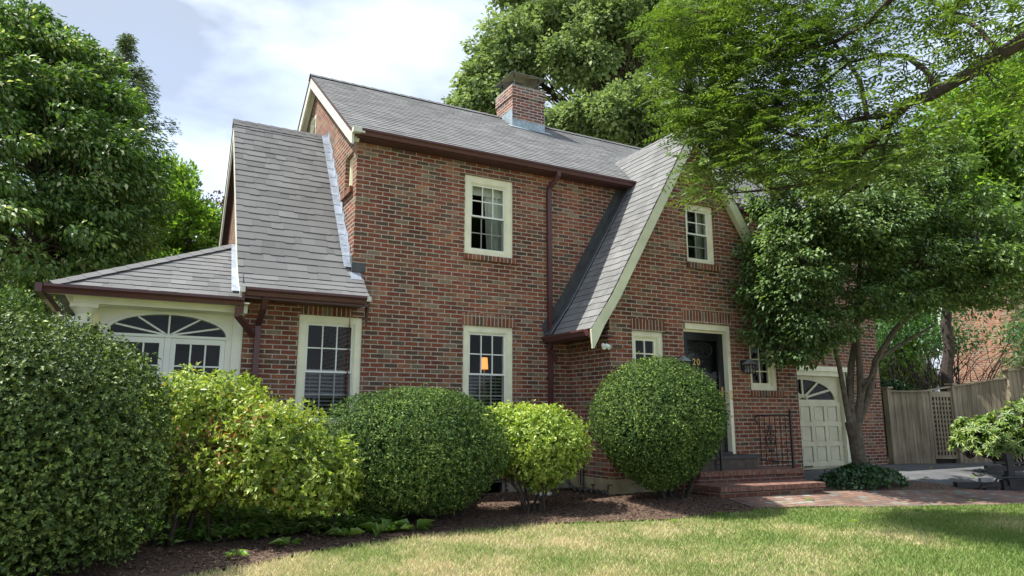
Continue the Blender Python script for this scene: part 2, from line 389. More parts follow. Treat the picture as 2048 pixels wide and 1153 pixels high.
EDGE = [(-6.0, -3.9), (-4.2, -3.75), (-2.34, -3.41), (-2.11, -3.28), (-1.65, -3.13), (-1.16, -2.87), (-.62, -2.68), (-.03, -2.51), (.63, -2.38), (1.26, -2.38), (1.88, -2.50), (2.46, -2.72), (3.33, -2.90), (4.31, -2.87), (4.8, -2.85), (5.3, -2.83)]
HOUSE = [(-6.0, .6), (-3.6, .02), (-1.46, .02), (.5, .02), (2, .02), (3.8, .0), (3.82, -.4), (3.82, -1.15), (4.3, -1.16), (4.9, -1.2), (5.0, -2.3)]
drape('mulch_bed', EDGE, HOUSE, 70, 26, M_MULCH, .022)
drape('mulch_bed', [(6.9, -2.42), (7.8, -2.45), (9.2, -2.75), (10.3, -3.0)], [(6.9, -1.3), (8.1, -1.2), (9.0, -1.6), (10.3, -2.98)], 24, 10, M_MULCH, .020)
WF = [(5.0, -2.78), (5.3, -2.84), (6.0, -2.94), (6.62, -3.10), (7.8, -3.49), (9.38, -4.04), (11, -4.6), (13, -5.3)]
WB = [(5.0, -2.28), (5.7, -2.28), (6.9, -2.32), (7.8, -2.42), (9.2, -2.72), (10.9, -3.2), (13.2, -3.9)]
drape('brick_walk', WF, WB, 40, 8, M_WALK, .030, thick=.05)
drape('driveway', [(8.05, -1.15), (9.0, -1.62), (10.3, -2.98), (11.2, -3.28), (13.2, -3.92), (15.2, -4.6), (22, -7)],
      [(8.05, .0), (9.4, .01), (11.0, .01), (12.2, -.05), (14.0, -.45), (17.0, -.7), (22, -1.2)], 50, 20, M_ASPH, .014)
drape('mulch_bed', [(12.25, -.10), (13.2, -.36), (14.4, -.6), (17, -.75), (20, -1.0)], [(12.25, .3), (13.2, .3), (14.4, .3), (17, .3), (20, .3)], 20, 3, M_MULCH, .020)

# ---------------------------------------------------------------- the house
HOUSE_E = empty('brick_house', (3.8, 0, 0), 'red brick house with steep grey shingled roofs, cream windows and a black front door', 'house')
H = HOUSE_E
def rect_y(x0, x1, z0, z1, y): return [(x0, y, z0), (x1, y, z0), (x1, y, z1), (x0, y, z1)]
def rect_x(y0, y1, z0, z1, x): return [(x, y0, z0), (x, y1, z0), (x, y1, z1), (x, y0, z1)]
PY = -1.17
W1 = (-.727, .187, 1.08, 2.614); W2 = (1.818, 2.718, 1.08, 2.614); W3 = (1.818, 2.718, 3.781, 5.133)
GW = (5.50, 6.18, 3.80, 4.875); SL = (4.25, 4.92, 1.63, 2.545); SR = (6.85, 7.55, 1.63, 2.545); DR = (5.335, 6.42, .55, 2.74)
GAR = (8.50, 11.05, .06, 2.12)
BW = (1.93, 2.60, -.30, .205)
AW = (3.15, 3.70, 6.45, 7.10); SW = (.20, .68, 4.68, 5.28)   # in the side gable: y0,y1,z0,z1
b = MB()
# front wall, wing and main in one plane
holes = [rect_y(*h, 0) for h in (W1, W2, W3, BW)]
b.panel([(-1.46, 0, -.6), (8.5, 0, -.6), (8.5, 0, 5.50), (0, 0, 5.50), (0, 0, 3.15), (-1.46, 0, 3.15)], holes, (0, -1, 0))
for h in holes: b.reveal(h, (0, .22, 0))
gh = rect_y(8.5, GAR[1], GAR[2], GAR[3], 0)
b.face([(8.5, 0, 2.12), (11.05, 0, 2.12), (11.05, 0, 5.5), (8.5, 0, 5.5)])
b.face([(11.05, 0, -.3), (12.2, 0, -.3), (12.2, 0, 5.5), (11.05, 0, 5.5)])
b.face([(11.05, 0, -.3), (11.05, .2, -.3), (11.05, .2, 2.12), (11.05, 0, 2.12)])
# side gables
hs = [rect_x(*AW, 0), rect_x(*SW, 0)]
b.panel([(0, 0, 0), (0, 6.22, 0), (0, 6.22, 5.5), (0, 3.125, 7.73), (0, 0, 5.50)], hs, (-1, 0, 0))
for h in hs: b.reveal(h, (.22, 0, 0))
b.panel([(12.2, 0, -.3), (12.2, 6.22, -.3), (12.2, 6.22, 5.5), (12.2, 3.125, 7.73), (12.2, 0, 5.50)], [], (1, 0, 0))
b.face([(12.2, 6.22, -.3), (0, 6.22, -.3), (0, 6.22, 5.5), (12.2, 6.22, 5.5)])
# wing gable wall
wg = rect_x(1.0, 1.45, 3.85, 4.55, -1.46)
b.panel([(-1.46, 0, -.6), (-1.46, 3.85, -.6), (-1.46, 3.85, 2.8), (-1.46, 2.05, 6.02), (-1.46, .05, 3.2), (-1.46, 0, 3.15)], [wg], (-1, 0, 0))
b.reveal(wg, (.2, 0, 0))
b.face([(0, 3.85, -.6), (-1.46, 3.85, -.6), (-1.46, 3.85, 2.8), (0, 3.85, 2.8)])
# entrance gable
ph = [rect_y(*h, PY) for h in (GW, SL, SR, DR)]
b.panel([(3.81, PY, -.5), (8.04, PY, -.5), (8.04, PY, 2.66), (5.68, PY, 6.20), (3.81, PY, 3.08)], ph, (0, -1, 0))
for h in ph: b.reveal(h, (0, .25, 0))
b.face([(3.81, 0, -.5), (3.81, PY, -.5), (3.81, PY, 3.08), (3.81, 0, 3.08)])
b.face([(8.04, PY, -.5), (8.04, 0, -.5), (8.04, 0, 2.66), (8.04, PY, 2.66)])
# two corbelled courses under the left eave of the gable
b.box(3.775, PY-.02, 2.24, 3.812, 0, 2.30); b.box(3.755, PY-.035, 2.31, 3.812, 0, 2.52)
b.box(3.812, PY-.02, 2.24, 4.10, PY-.0, 2.30)
b.build('wall', M_BRICK, H)
# inner shell so that the rooms read dark
b = MB()
b.box(.3, .6, -.3, 8.0, 5.9, 2.72); b.box(.3, .6, 2.9, 11.9, 5.9, 5.35)
# foundation
b = MB()
b.box(-1.475, -.012, -.7, 1.90, .05, .17); b.box(2.63, -.012, -.7, 3.80, .05, .16); b.box(1.90, -.012, -.7, 2.63, .05, -.31)
b.box(-1.475, .051, -.7, -1.40, 3.8, .17)
b.build('foundation', M_CONCG, H)
b = MB(); b.box(3.793, PY-.014, -.7, 5.0, -.001, .235); b.build('foundation', M_CONC, H, bevel=.006)

# lintels (soldier courses) and brick sills, a few mm proud
def soldier(x0, x1, z0, z1, y): b = MB(); b.box(x0, y-.006, z0, x1, y+.03, z1); return b.build('lintel', M_SOLD, H)
soldier(-.70, .03, 2.617, 2.80, 0); soldier(1.79, 2.76, 2.617, 2.815, 0)
soldier(5.325, 6.45, 2.743, 2.95, PY); soldier(4.24, 4.93, 2.548, 2.735, PY); soldier(6.83, 7.57, 2.548, 2.735, PY)
b = MB(); b.box(1.80, -.0065, .21, 2.72, .03, .275); b.build('lintel', M_SILLB, H)
def bsill(x0, x1, z0, z1, y, d=.045): b = MB(); b.box(x0, y-d, z0, x1, y+.04, z1); return b.build('sill', M_SILLB, H, bevel=.006)
bsill(1.80, 2.76, 3.690, 3.778, 0); bsill(5.48, 6.24, 3.690, 3.797, PY); bsill(6.83, 7.62, 1.525, 1.627, PY); bsill(4.22, 4.98, 1.525, 1.627, PY)
b = MB(); b.box(-.05, .15, 4.58, .02, .74, 4.677); b.build('sill', M_SILLB, H, bevel=.006)

def window(x0, x1, z0, z1, y, meet=None, cols=3, rows=2, rec=.03, case=.105, top=.10, bot=.05, style='hung', M=None, frame=M_CREAM, lowrows=2, inner=None, screen=True):
    """double-hung (or casement) window filling the opening; y = wall face, looking to -y"""
    root = MB(M); yf = y+rec
    root.box(x0, yf, z0, x0+case, yf+.06, z1); root.box(x1-case, yf, z0, x1, yf+.06, z1)
    root.box(x0+case, yf, z1-top, x1-case, yf+.06, z1); root.box(x0+case, yf, z0, x1-case, yf+.06, z0+bot)
    root.box(x0+.001, yf+.0605, z0, x0+case-.004, y+.219, z1); root.box(x1-case+.004, yf+.0605, z0, x1-.001, y+.219, z1)
    # inner stop
    s = .018; a0, a1, c0, c1 = x0+case, x1-case, z0+bot, z1-top
    root.box(a0, yf+.015, c0, a0+s, yf+.10, c1); root.box(a1-s, yf+.015, c0, a1, yf+.10, c1)
    root.box(a0+s, yf+.015, c1-s, a1-s, yf+.10, c1); root.box(a0+s, yf+.005, c0, a1-s, yf+.10, c0+s)
    wobj = root.build('window', frame, H, bevel=.004)
    a0 += s; a1 -= s; c0 += s; c1 -= s
    def sash(z0, z1, yy, rows, cols, st, mun, mat, gl):
        q = MB(M); q.box(a0, yy, z0, a0+st, yy+.035, z1); q.box(a1-st, yy, z0, a1, yy+.035, z1)
        q.box(a0+st, yy, z1-st, a1-st, yy+.035, z1); q.box(a0+st, yy, z0, a1-st, yy+.035, z0+st)
        for k in range(1, cols):
            xx = a0+st+(a1-a0-2*st)*k/cols; q.box(xx-mun/2, yy+.004, z0+st, xx+mun/2, yy+.03, z1-st)
        for k in range(1, rows):
            zz = z0+st+(z1-z0-2*st)*k/rows; q.box(a0+st, yy+.006, zz-mun/2, a1-st, yy+.028, zz+mun/2)
        q.build('sash', mat, wobj)
        q = MB(M); q.face([(a0+st, yy+.018, z0+st), (a1-st, yy+.018, z0+st), (a1-st, yy+.018, z1-st), (a0+st, yy+.018, z1-st)]); q.build('glass', gl, wobj)
    if style == 'hung':
        sash(meet, c1, yf+.03, rows, cols, .028, .017, M_WHITE, M_GLASS)
        sash(c0, meet+.03, yf+.07, lowrows, cols, .028, .017, M_WHITE, M_GLASS)
        if screen:
            q = MB(M); st = .016; yy = yf+.032
            q.box(a0, yy, c0, a0+st, yy+.012, meet-.002); q.box(a1-st, yy, c0, a1, yy+.012, meet-.002); q.box(a0+st, yy, c0, a1-st, yy+.012, c0+st)
            q.build('screen_frame', M_WHITE, wobj)
            q = MB(M); q.face([(a0+st, yy+.006, c0+st), (a1-st, yy+.006, c0+st), (a1-st, yy+.006, meet-.002), (a0+st, yy+.006, meet-.002)]); q.build('screen', M_SCREEN, wobj)
    else:
        sash(c0, c1, yf+.05, rows, cols, .055, .02, M_CREAM, M_GLASS)
    return wobj
def curtain(wobj, x0, x1, z0, z1, y, folds, amp=.03, taper=0, mat=None):
    q = MB(); n = folds*8
    for i in range(n):
        def pt(k, z):
            t = k/n; f = (z-z0)/(z1-z0); xl = x0 + taper*(1-f)
            return (xl+(x1-xl)*t, y+amp*math.sin(t*folds*2*math.pi)+.008*math.sin(t*31), z)
        for j in range(6):
            za, zb = z0+(z1-z0)*j/6, z0+(z1-z0)*(j+1)/6
            q.face([pt(i, za), pt(i+1, za), pt(i+1, zb), pt(i, zb)])
    return q.build('curtain', mat or M_CURT, wobj, smooth_=True, merge=True)
def blind(wobj, x0, x1, z0, z1, y, sp=.05):
    q = MB(); z = z0
    while z < z1:
        q.face([(x0, y-.018, z), (x1, y-.018, z), (x1, y+.022, z+.020), (x0, y+.022, z+.020)]); q.face([(x0, y-.018, z), (x1, y-.018, z), (x1, y-.018, z-.004), (x0, y-.018, z-.004)]); z += sp
    for xx in (x0+.12, x1-.12): q.tube([(xx, y, z0), (xx, y, z1)], .003, 4)
    q.build('blind', M_BLIND, wobj)
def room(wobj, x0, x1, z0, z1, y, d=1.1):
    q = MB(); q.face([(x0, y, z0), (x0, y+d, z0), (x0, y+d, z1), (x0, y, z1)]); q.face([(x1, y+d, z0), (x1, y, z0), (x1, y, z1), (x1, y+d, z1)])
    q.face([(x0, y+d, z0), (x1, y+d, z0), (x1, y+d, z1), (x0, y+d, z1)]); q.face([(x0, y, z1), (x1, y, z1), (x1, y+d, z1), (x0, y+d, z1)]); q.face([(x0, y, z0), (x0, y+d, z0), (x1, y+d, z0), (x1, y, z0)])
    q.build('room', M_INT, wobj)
o = window(*W1, 0, meet=1.80, case=.10, top=.095); blind(o, -.62, .08, 1.12, 1.86, .19, .055); room(o, -1.2, .9, .7, 2.9, .225, 1.5); window_left = o
o = window(*W2, 0, meet=1.83, case=.10, top=.095); blind(o, 1.93, 2.61, 1.12, 1.86, .19, .055); room(o, 1.2, 3.7, .7, 2.9, .225, 2.0)
o = window(*W3, 0, meet=4.44, case=.115, top=.115, bot=.09); curtain(o, 2.27, 2.62, 3.85, 5.0, .22, 4, .025, .06)
q = MB(); q.box(1.9, .19, 4.86, 2.63, .20, 5.03); q.build('roller_shade', M_CURT, o); room(o, 1.4, 3.2, 3.3, 5.3, .265, 1.5)
o = window(*GW, PY, meet=4.33, cols=2, rows=2, rec=.06, case=.08, top=.08, bot=.07); curtain(o, 5.98, 6.12, 3.87, 4.8, PY+.26, 2, .02); room(o, 5.3, 6.4, 3.5, 4.95, PY+.30, .8)
o = window(*SL, PY, cols=2, rows=3, rec=.05, case=.075, top=.075, bot=.06, style='case'); room(o, 4.1, 5.1, 1.4, 2.7, PY+.25, .8)
o = window(*SR, PY, cols=2, rows=3, rec=.05, case=.075, top=.075, bot=.06, style='case'); room(o, 6.7, 7.7, 1.4, 2.62, PY+.25, .8)
MX = Matrix(((0, 1, 0, 0), (-1, 0, 0, 0), (0, 0, 1, 0), (0, 0, 0, 1)))      # local (x,y) -> world (y,-x): faces -x
o = window(-AW[1], -AW[0], AW[2], AW[3], 0, meet=6.9, cols=2, rows=2, rec=.012, case=.09, top=.08, M=MX)
o = window(-SW[1], -SW[0], SW[2], SW[3], 0, cols=1, rows=1, rec=.07, case=.07, top=.07, style='case', M=MX)
o = window(-1.45, -1.0, 3.85, 4.55, -1.46, cols=2, rows=3, rec=.07, case=.06, top=.06, style='case', M=MX)
# basement window
b = MB(); b.box(BW[0], .05, BW[2], BW[0]+.05, .12, BW[3]); b.box(BW[1]-.05, .05, BW[2], BW[1], .12, BW[3]); b.box(BW[0]+.05, .05, BW[3]-.05, BW[1]-.05, .12, BW[3]); b.box(BW[0]+.05, .05, BW[2], BW[1]-.05, .12, BW[2]+.05)
o = b.build('window', M_GREYM, H); b = MB(); b.face(rect_y(BW[0]+.05, BW[1]-.05, BW[2]+.05, BW[3]-.05, .08)); b.build('glass', M_GLASS, o); room(o, 1.6, 2.9, -.5, .25, .2, .8)

# front door
b = MB(); x0, x1, z0, z1 = DR; yf = PY+.105
b.box(x0, yf, z0, x0+.07, yf+.09, z1); b.box(x1-.075, yf-.08, z0, x1, yf+.09, z1); b.box(x0+.07, yf-.08, z1-.10, x1-.075, yf+.09, z1)
b.box(x0+.07, yf-.02, z1-.14, x1-.075, yf+.07, z1-.101)
df = b.build('door_frame', M_CREAM, H, bevel=.004)
b = MB(); b.box(x0, yf-.09, z0-.0, x1-.078, yf+.10, z0+.035); b.build('threshold', M_BLACK, df)
xa, xb, za, zb = x0+.072, x1-.078, z0+.037, z1-.142; yy = yf+.02
b = MB(); b.box(xa, yy, za, xa+.12, yy+.04, zb); b.box(xb-.12, yy, za, xb, yy+.04, zb); b.box(xa+.12, yy, zb-.13, xb-.12, yy+.04, zb); b.box(xa+.12, yy, za, xb-.12, yy+.04, za+.30)
b.box(xb-.135, yy-.004, za+.30, xb-.12, yy+.02, zb-.13)
door = b.build('storm_door', M_BLACK, H, bevel=.004)
b = MB(); b.face(rect_y(xa+.12, xb-.12, za+.30, zb-.13, yy+.02)); b.build('glass', M_GLASS, door)
b = MB(); xc = (xa+xb)/2; b.box(xa, yf+.13, za, xb, yf+.17, zb)
ind = b.build('inner_door', M_BLACK, H)
# leaded ornament: star of bars in the upper light with an oval
b = MB(); cz = 2.31; yo = yy+.012
for ang in range(0, 180, 45):
    a = R(ang+8); b.tube([(xc-.2*math.cos(a), yo, cz-.11*math.sin(a)), (xc+.2*math.cos(a), yo, cz+.11*math.sin(a))], .004, 5)
ov = [(xc+.22*math.cos(t), yo, cz+.125*math.sin(t)) for t in np.linspace(0, 2*math.pi, 25)]
b.tube(ov, .007, 5, cap=False); b.tube([(xc+.14*math.cos(t), yo, cz+.11*math.sin(t)) for t in np.linspace(0, 2*math.pi, 5)], .005, 5)
b.build('leaded_ornament', M_IRON, door)
b = MB(); b.box(xb-.09, yy-.012, 1.50, xb-.05, yy, 1.68); b.tube([(xb-.07, yy, 1.60), (xb-.07, yy-.06, 1.60), (xb-.19, yy-.065, 1.59)], .010, 8)
b.tube([(xb-.07, yy, 1.44), (xb-.07, yy-.045, 1.42), (xb-.07, yy-.045, 1.30), (xb-.07, yy, 1.28)], .009, 8); b.build('door_handle', M_GOLD, door)
b = MB(); b.box(x1-.06, yf-.085, 1.46, x1-.025, yf-.079, 1.62); b.build('strike_plate', M_GOLD, df)
fc = bpy.data.curves.new('n', 'FONT'); fc.body = '20'; fc.size = .155; fc.extrude = .004; fc.offset = .003; fc.align_x = 'CENTER'; fc.space_character = 1.25
fo = bpy.data.objects.new('n', fc); COL.objects.link(fo); bpy.context.view_layer.update()
me = bpy.data.meshes.new_from_object(fo.evaluated_get(bpy.context.evaluated_depsgraph_get())); bpy.data.objects.remove(fo)
me.transform(Matrix.Translation((xc-.17, yy-.004, 2.04)) @ Matrix.Rotation(R(90), 4, 'X')); me.materials.clear()
o = link('house_number', me, door, [M_GOLD])

# garage door
gx0, gx1, gz0, gz1 = GAR; GY = .14
b = MB(); b.box(gx1-.13, .03, gz0, gx1, .20, gz1); b.box(gx0, .03, gz0, gx0+.13, .20, gz1); b.box(gx0+.13, .03, gz1-.10, gx1-.13, .20, gz1)
b.box(gx1, -.02, gz0, gx1+.10, .03, gz1+.10); b.box(gx0, -.02, gz1, gx1, .029, gz1+.10)
b.build('garage_door_frame', M_CREAM, H, bevel=.004)
gcx = (gx0+gx1)/2; dx0, dx1, dz0, dz1 = gx0+.132, gx1-.132, gz0+.02, gz1-.102; GW_ = dx1-dx0
b = MB(); fz0 = dz1-.56; arch = [(gcx-1.0, fz0+.06), (gcx+1.0, fz0+.06)]
ap = [(gcx+1.0*math.cos(t), fz0+.06+.42*math.sin(t)) for t in np.linspace(0, math.pi, 25)]
b.panel([(dx0, GY, dz0), (dx1, GY, dz0), (dx1, GY, dz1), (dx0, GY, dz1)], [[(x, GY, z) for x, z in ap]], (0, -1, 0))
b.reveal([(x, GY, z) for x, z in ap], (0, .05, 0))
# raised rails and fan bars round recessed panels
rz = [dz0, dz0+.09, fz0-.02]; nr, nc = 3, 5
zz = np.linspace(dz0+.10, fz0-.03, nr+1); xx = np.linspace(dx0+.08, dx1-.08, nc+1)
for z in zz: b.box(dx0+.002, GY-.030, z-.05, dx1-.002, GY-.001, z+.045)
for x in xx:
    for j in range(nr): b.box(x-.055, GY-.029, zz[j]+.0502, x+.055, GY-.001, zz[j+1]-.0502)
for i in range(nc):
    for j in range(nr):
        a0, a1, c0, c1 = xx[i]+.085, xx[i+1]-.085, zz[j]+.08, zz[j+1]-.08
        b.box(a0, GY-.018, c0, a1, GY-.001, c1)
gd = b.build('garage_door', M_GARAGE, H, bevel=.006)
b = MB()
for t in np.linspace(0, math.pi, 7)[1:-1]:
    p0 = Vector((gcx+.05*math.cos(t), GY+.0, fz0+.10)); p1 = Vector((gcx+.99*math.cos(t), GY, fz0+.06+.42*math.sin(t)))
    dd = (p1-p0).normalized(); nn = Vector((-dd.z, 0, dd.x))*.022
    b.prism([p0-nn, p1-nn, p1+nn, p0+nn], (0, .03, 0))
b.tube([(gcx+.13*math.cos(t), GY+.01, fz0+.06+.10*math.sin(t)) for t in np.linspace(0, math.pi, 9)], .02, 6)
b.build('fan_bars', M_GARAGE, gd)
b = MB(); b.face(rect_y(dx0, dx1, fz0, dz1, GY+.035)); b.build('glass', M_GLASS, gd)
room(gd, dx0-.1, dx1+.1, fz0-.3, dz1+.1, GY+.06, 1.2)
b = MB(); b.box(9.62, GY-.05, dz0+.05, 9.86, GY-.03, dz0+.075); b.box(9.64, GY-.03, dz0+.05, 9.66, GY-.012, dz0+.075); b.box(9.82, GY-.03, dz0+.05, 9.84, GY-.012, dz0+.075); b.build('handle', M_IRON, gd)

# ---- roofs
def clip_poly(poly, v0, v1):
    def cl(P, f):
        r = []
        for i in range(len(P)):
            a, c = P[i], P[(i+1) % len(P)]; fa, fc_ = f(a), f(c)
            if fa >= 0: r.append(a)
            if (fa >= 0) != (fc_ >= 0):
                t = fa/(fa-fc_); r.append((a[0]+(c[0]-a[0])*t, a[1]+(c[1]-a[1])*t))
        return r
    P = cl(poly, lambda p: p[1]-v0)
    return cl(P, lambda p: v1-p[1]) if P else P
def shingles(b, O, U, V, poly, expo=.135, v_start=None, tab=(.11, .30), lift=.007, N=None, seed=1):
    """poly in (u,v) metres; O origin, U along the courses, V up the slope; real overlapping courses with random laminated tabs"""
    rr = random.Random(seed); O, U, V = Vector(O), Vector(U).normalized(), Vector(V).normalized(); n = U.cross(V).normalized()
    if n.z < 0: n = -n
    vs = [p[1] for p in poly]; v = min(vs) if v_start is None else v_start; top = max(vs)
    while v < top:
        band = clip_poly(poly, v, v+expo)
        if len(band) >= 3:
            u0, u1 = min(p[0] for p in band), max(p[0] for p in band); u = u0-rr.random()*.3
            while u < u1:
                du = rr.uniform(*tab); ul, ur = max(u, u0), min(u+du, u1)
                sw = [(p[1], p[0]) for p in band]; cell = clip_poly(sw, ul, ur); cell = [(p[1], p[0]) for p in cell]
                lam = rr.choice((0, .004)); drop = .016 if lam and v > min(vs)+.05 else 0; b.c = min(1, max(0, rr.gauss(.5, .24)+(.08 if lam else -.06)))
                if len(cell) >= 3:
                    def P3(p, k=1): return O+U*p[0]+V*(p[1]-(drop if p[1]-v < 1e-6 else 0))+n*k*((lift+lam)*(1-(p[1]-v)/expo)+.001)
                    pts = [P3(p) for p in cell]
                    if (pts[1]-pts[0]).cross(pts[2]-pts[0]).dot(n) < 0: pts = pts[::-1]; cell = cell[::-1]
                    b.face(pts, cell)
                    for i in range(len(cell)):     # butt faces
                        a, c = cell[i], cell[(i+1) % len(cell)]
                        if abs(a[1]-v) < 1e-6 and abs(c[1]-v) < 1e-6:
                            A, C_ = P3(a), P3(c); k = b.c; b.c = 0; b.face([A, C_, O+U*c[0]+V*(c[1]-drop), O+U*a[0]+V*(a[1]-drop)]); b.c = k
                u += du
        v += expo
def deck(b, pts, th=.05):
    P = [Vector(p) for p in pts]; n = (P[1]-P[0]).cross(P[2]-P[0]).normalized()
    if n.z < 0: n = -n
    b.prism([p-n*.002 for p in P], -n*th)

sl = .7147
def main_z(y): return 5.507+sl*(y+.128)
# main roof
rb = MB(); Vf = Vector((0, 1, sl)).normalized(); Ls = math.hypot(1, sl)
vlen = (3.125+.20)*Ls
shingles(rb, (-.16, -.20, main_z(-.20)), (1, 0, 0), Vf, [(0, 0), (12.52, 0), (12.52, vlen), (0, vlen)], seed=3)
rb.cur = 1; deck(rb, [(-.15, -.195, main_z(-.195)), (12.35, -.195, main_z(-.195)), (12.35, 3.125, 7.832), (-.15, 3.125, 7.832)])
deck(rb, [(-.15, 6.45, main_z(-.20)), (12.35, 6.45, main_z(-.20)), (12.35, 3.125, 7.832), (-.15, 3.125, 7.832)])
rb.cur = 0
shingles(rb, (-.16, 6.45, main_z(-.20)), (1, 0, 0), (0, -1, sl), [(0, 0), (12.52, 0), (12.52, vlen), (0, vlen)], expo=.5, seed=4)
main_roof = rb.build('roof', [M_SHIN, M_SOFF], H)
b = MB(); 
for i in range(60):                       # ridge caps
    x = -.17+i*.209; b.c = random.uniform(.1, .6); h = .012+.006
    b.face([(x, 2.97, 7.745+.012), (x+.215, 2.97, 7.745+.006), (x+.215, 3.125, 7.858), (x, 3.125, 7.868)])
    b.face([(x, 3.125, 7.868), (x+.215, 3.125, 7.858), (x+.215, 3.25, 7.75), (x, 3.25, 7.756)])
b.build('ridge_cap', M_SHIN2, main_roof)
# main eave: soffit, fascia, gutter
GX0, GX1 = -.02, 5.22
def gutter(b, x0, x1, y, z, w=.12, h=.115):
    """k-style gutter, back at y, top at z, running along x, opening up"""
    prof = [(0, 0), (0, -h), (-w*.55, -h), (-w*.72, -h*.55), (-w, -h*.3), (-w, 0), (-w+.008, 0), (-w+.008, -h*.26), (-w*.70, -h*.5), (-w*.5, -h+.008), (-.006, -h+.008), (-.006, 0)]
    b.prism([(x0, y+p[0], z+p[1]) for p in prof], (x1-x0, 0, 0))
    return b
ze = main_z(-.20)
b = MB(); gutter(b, GX0, GX1, -.215, ze-.005, .10, .095); gm = b.build('gutter', M_BROWN, H)
b = MB(); b.box(-.10, -.212, ze-.115, 12.3, -.19, ze-.045); b.box(-.05, -.189, ze-.115, 12.25, -.001, ze-.095); b.build('fascia', M_SOFF, H)
b = MB(); gutter(b, 8.1, 12.3, -.215, ze-.005, .10, .095); b.build('gutter', M_BROWN, H)
# rake boards of the main gable (left end)
def rake(b, x, pts, w, th):
    """pts: (y,z) from eave to ridge to eave along the roof underside; board hangs w below, thickness th towards -x"""
    for i in range(len(pts)-1):
        (y0, z0), (y1, z1) = pts[i], pts[i+1]
        b.prism([(x, y0, z0), (x, y1, z1), (x, y1, z1-w), (x, y0, z0-w)], (-th, 0, 0))
b = MB()
zr = main_z
b.prism([(-.112, -.20, ze-.02), (-.112, 3.125, 7.79), (-.112, 3.125, 7.56), (-.112, -.13, zr(-.13)-.25), (-.112, -.20, ze-.24)], (-.035, 0, 0))
b.prism([(-.112, 6.45, ze-.02), (-.112, 3.112, 7.79), (-.112, 3.112, 7.56), (-.112, 6.35, zr(-.13)-.25)], (-.035, 0, 0))
b.box(-.15, -.30, ze-.075, .03, -.202, ze+.0)           # little cornice return on the corner
b.build('bargeboard', M_BARGE2, H)
for s_ in (1, -1):
    b = MB(); f_ = lambda y: y if s_ > 0 else 6.25-y
    b.prism([(-.111, f_(-.18), ze-.06), (-.111, f_(3.12), 7.74), (-.111, f_(3.12), 7.60), (-.111, f_(-.10), ze-.16)], (.10, 0, 0)); b.build('rake_soffit', M_BARGE2, H)

# wing roof
WX0, WX1 = -1.60, .15
wr = MB()
U = (1, 0, 0)
prof = [(-.43, 2.865), (-.15, 3.10), (.06, 3.345), (2.05, 6.15)]
for k in range(3):
    (ya, za), (yb, zb) = prof[k], prof[k+1]; l = math.hypot(yb-ya, zb-za); xr = WX1 if k < 2 else 0.0
    ex = .148 if k == 2 else l/2 if k == 1 else l/3
    shingles(wr, (WX0, ya, za), U, (0, yb-ya, zb-za), [(0, 0), (xr-WX0, 0), (xr-WX0, l), (0, l)], expo=ex, seed=20+k, lift=.008)
    wr.cur = 1; deck(wr, [(WX0+.01, ya, za), (xr, ya, za), (xr, yb, zb), (WX0+.01, yb, zb)], .045); wr.cur = 0
l = math.hypot(1.9, 3.4)
shingles(wr, (WX0, 3.95, 2.75), U, (0, -1.9, 3.4), [(0, 0), (-WX0, 0), (-WX0, l), (0, l)], expo=.3, seed=25)
wr.cur = 1; deck(wr, [(WX0+.01, 3.95, 2.75), (0, 3.95, 2.75), (0, 2.05, 6.15), (WX0+.01, 2.05, 6.15)], .045); wr.cur = 0
wing_roof = wr.build('roof', [M_SHIN2, M_SOFF], H)
b = MB()
for i in range(8):
    x = WX0-.01+i*.202; b.c = random.uniform(.2, .7)
    b.face([(x, 1.965, 6.045+.016), (x+.21, 1.965, 6.045+.008), (x+.21, 2.05, 6.178), (x, 2.05, 6.188)]); b.face([(x, 2.05, 6.188), (x+.21, 2.05, 6.178), (x+.21, 2.13, 6.03), (x, 2.13, 6.04)])
b.build('ridge_cap', M_SHIN2, wing_roof)
b = MB()
pr = [(-.43, 2.83), (-.15, 3.06), (.06, 3.30), (2.05, 6.11)]; lo = [(-.40, 2.62), (-.10, 2.86), (.16, 3.14), (2.05, 5.86)]
for k in range(3):
    b.prism([(-1.56, *pr[k]), (-1.56, *pr[k+1]), (-1.56, *lo[k+1]), (-1.56, *lo[k])], (-.03, 0, 0))
b.build('bargeboard', M_BARGE2, H); b = MB()
b.prism([(-1.56, 3.95, 2.71), (-1.56, 2.052, 6.11), (-1.56, 2.052, 5.86), (-1.56, 3.80, 2.71)], (-.03, 0, 0))
b.build('bargeboard', M_BARGE2, H)
for x_ in (-1.60, .09): b = MB(); b.box(x_, -.50, 2.79, x_+.067, -.44, 2.86); b.build('cornice_return', M_BARGE2, H)
b = MB(); gutter(b, -1.52, .085, -.445, 2.855, .105, .105); b.build('gutter', M_BROWN, H)
b = MB(); b.box(-1.53, -.442, 2.72, .13, -.42, 2.83); b.box(-1.50, -.419, 2.74, .10, -.001, 2.76)
b.prism([(.125, -.46, 2.79), (.125, -.30, 2.79), (.125, -.30, 2.50), (.125, -.34, 2.45)], (.025, 0, 0)); b.prism([(-1.56, -.50, 2.79), (-1.56, -.34, 2.79), (-1.56, -.34, 2.52), (-1.56, -.44, 2.52)], (.03, 0, 0))
b.build('fascia', M_BROWN, H)
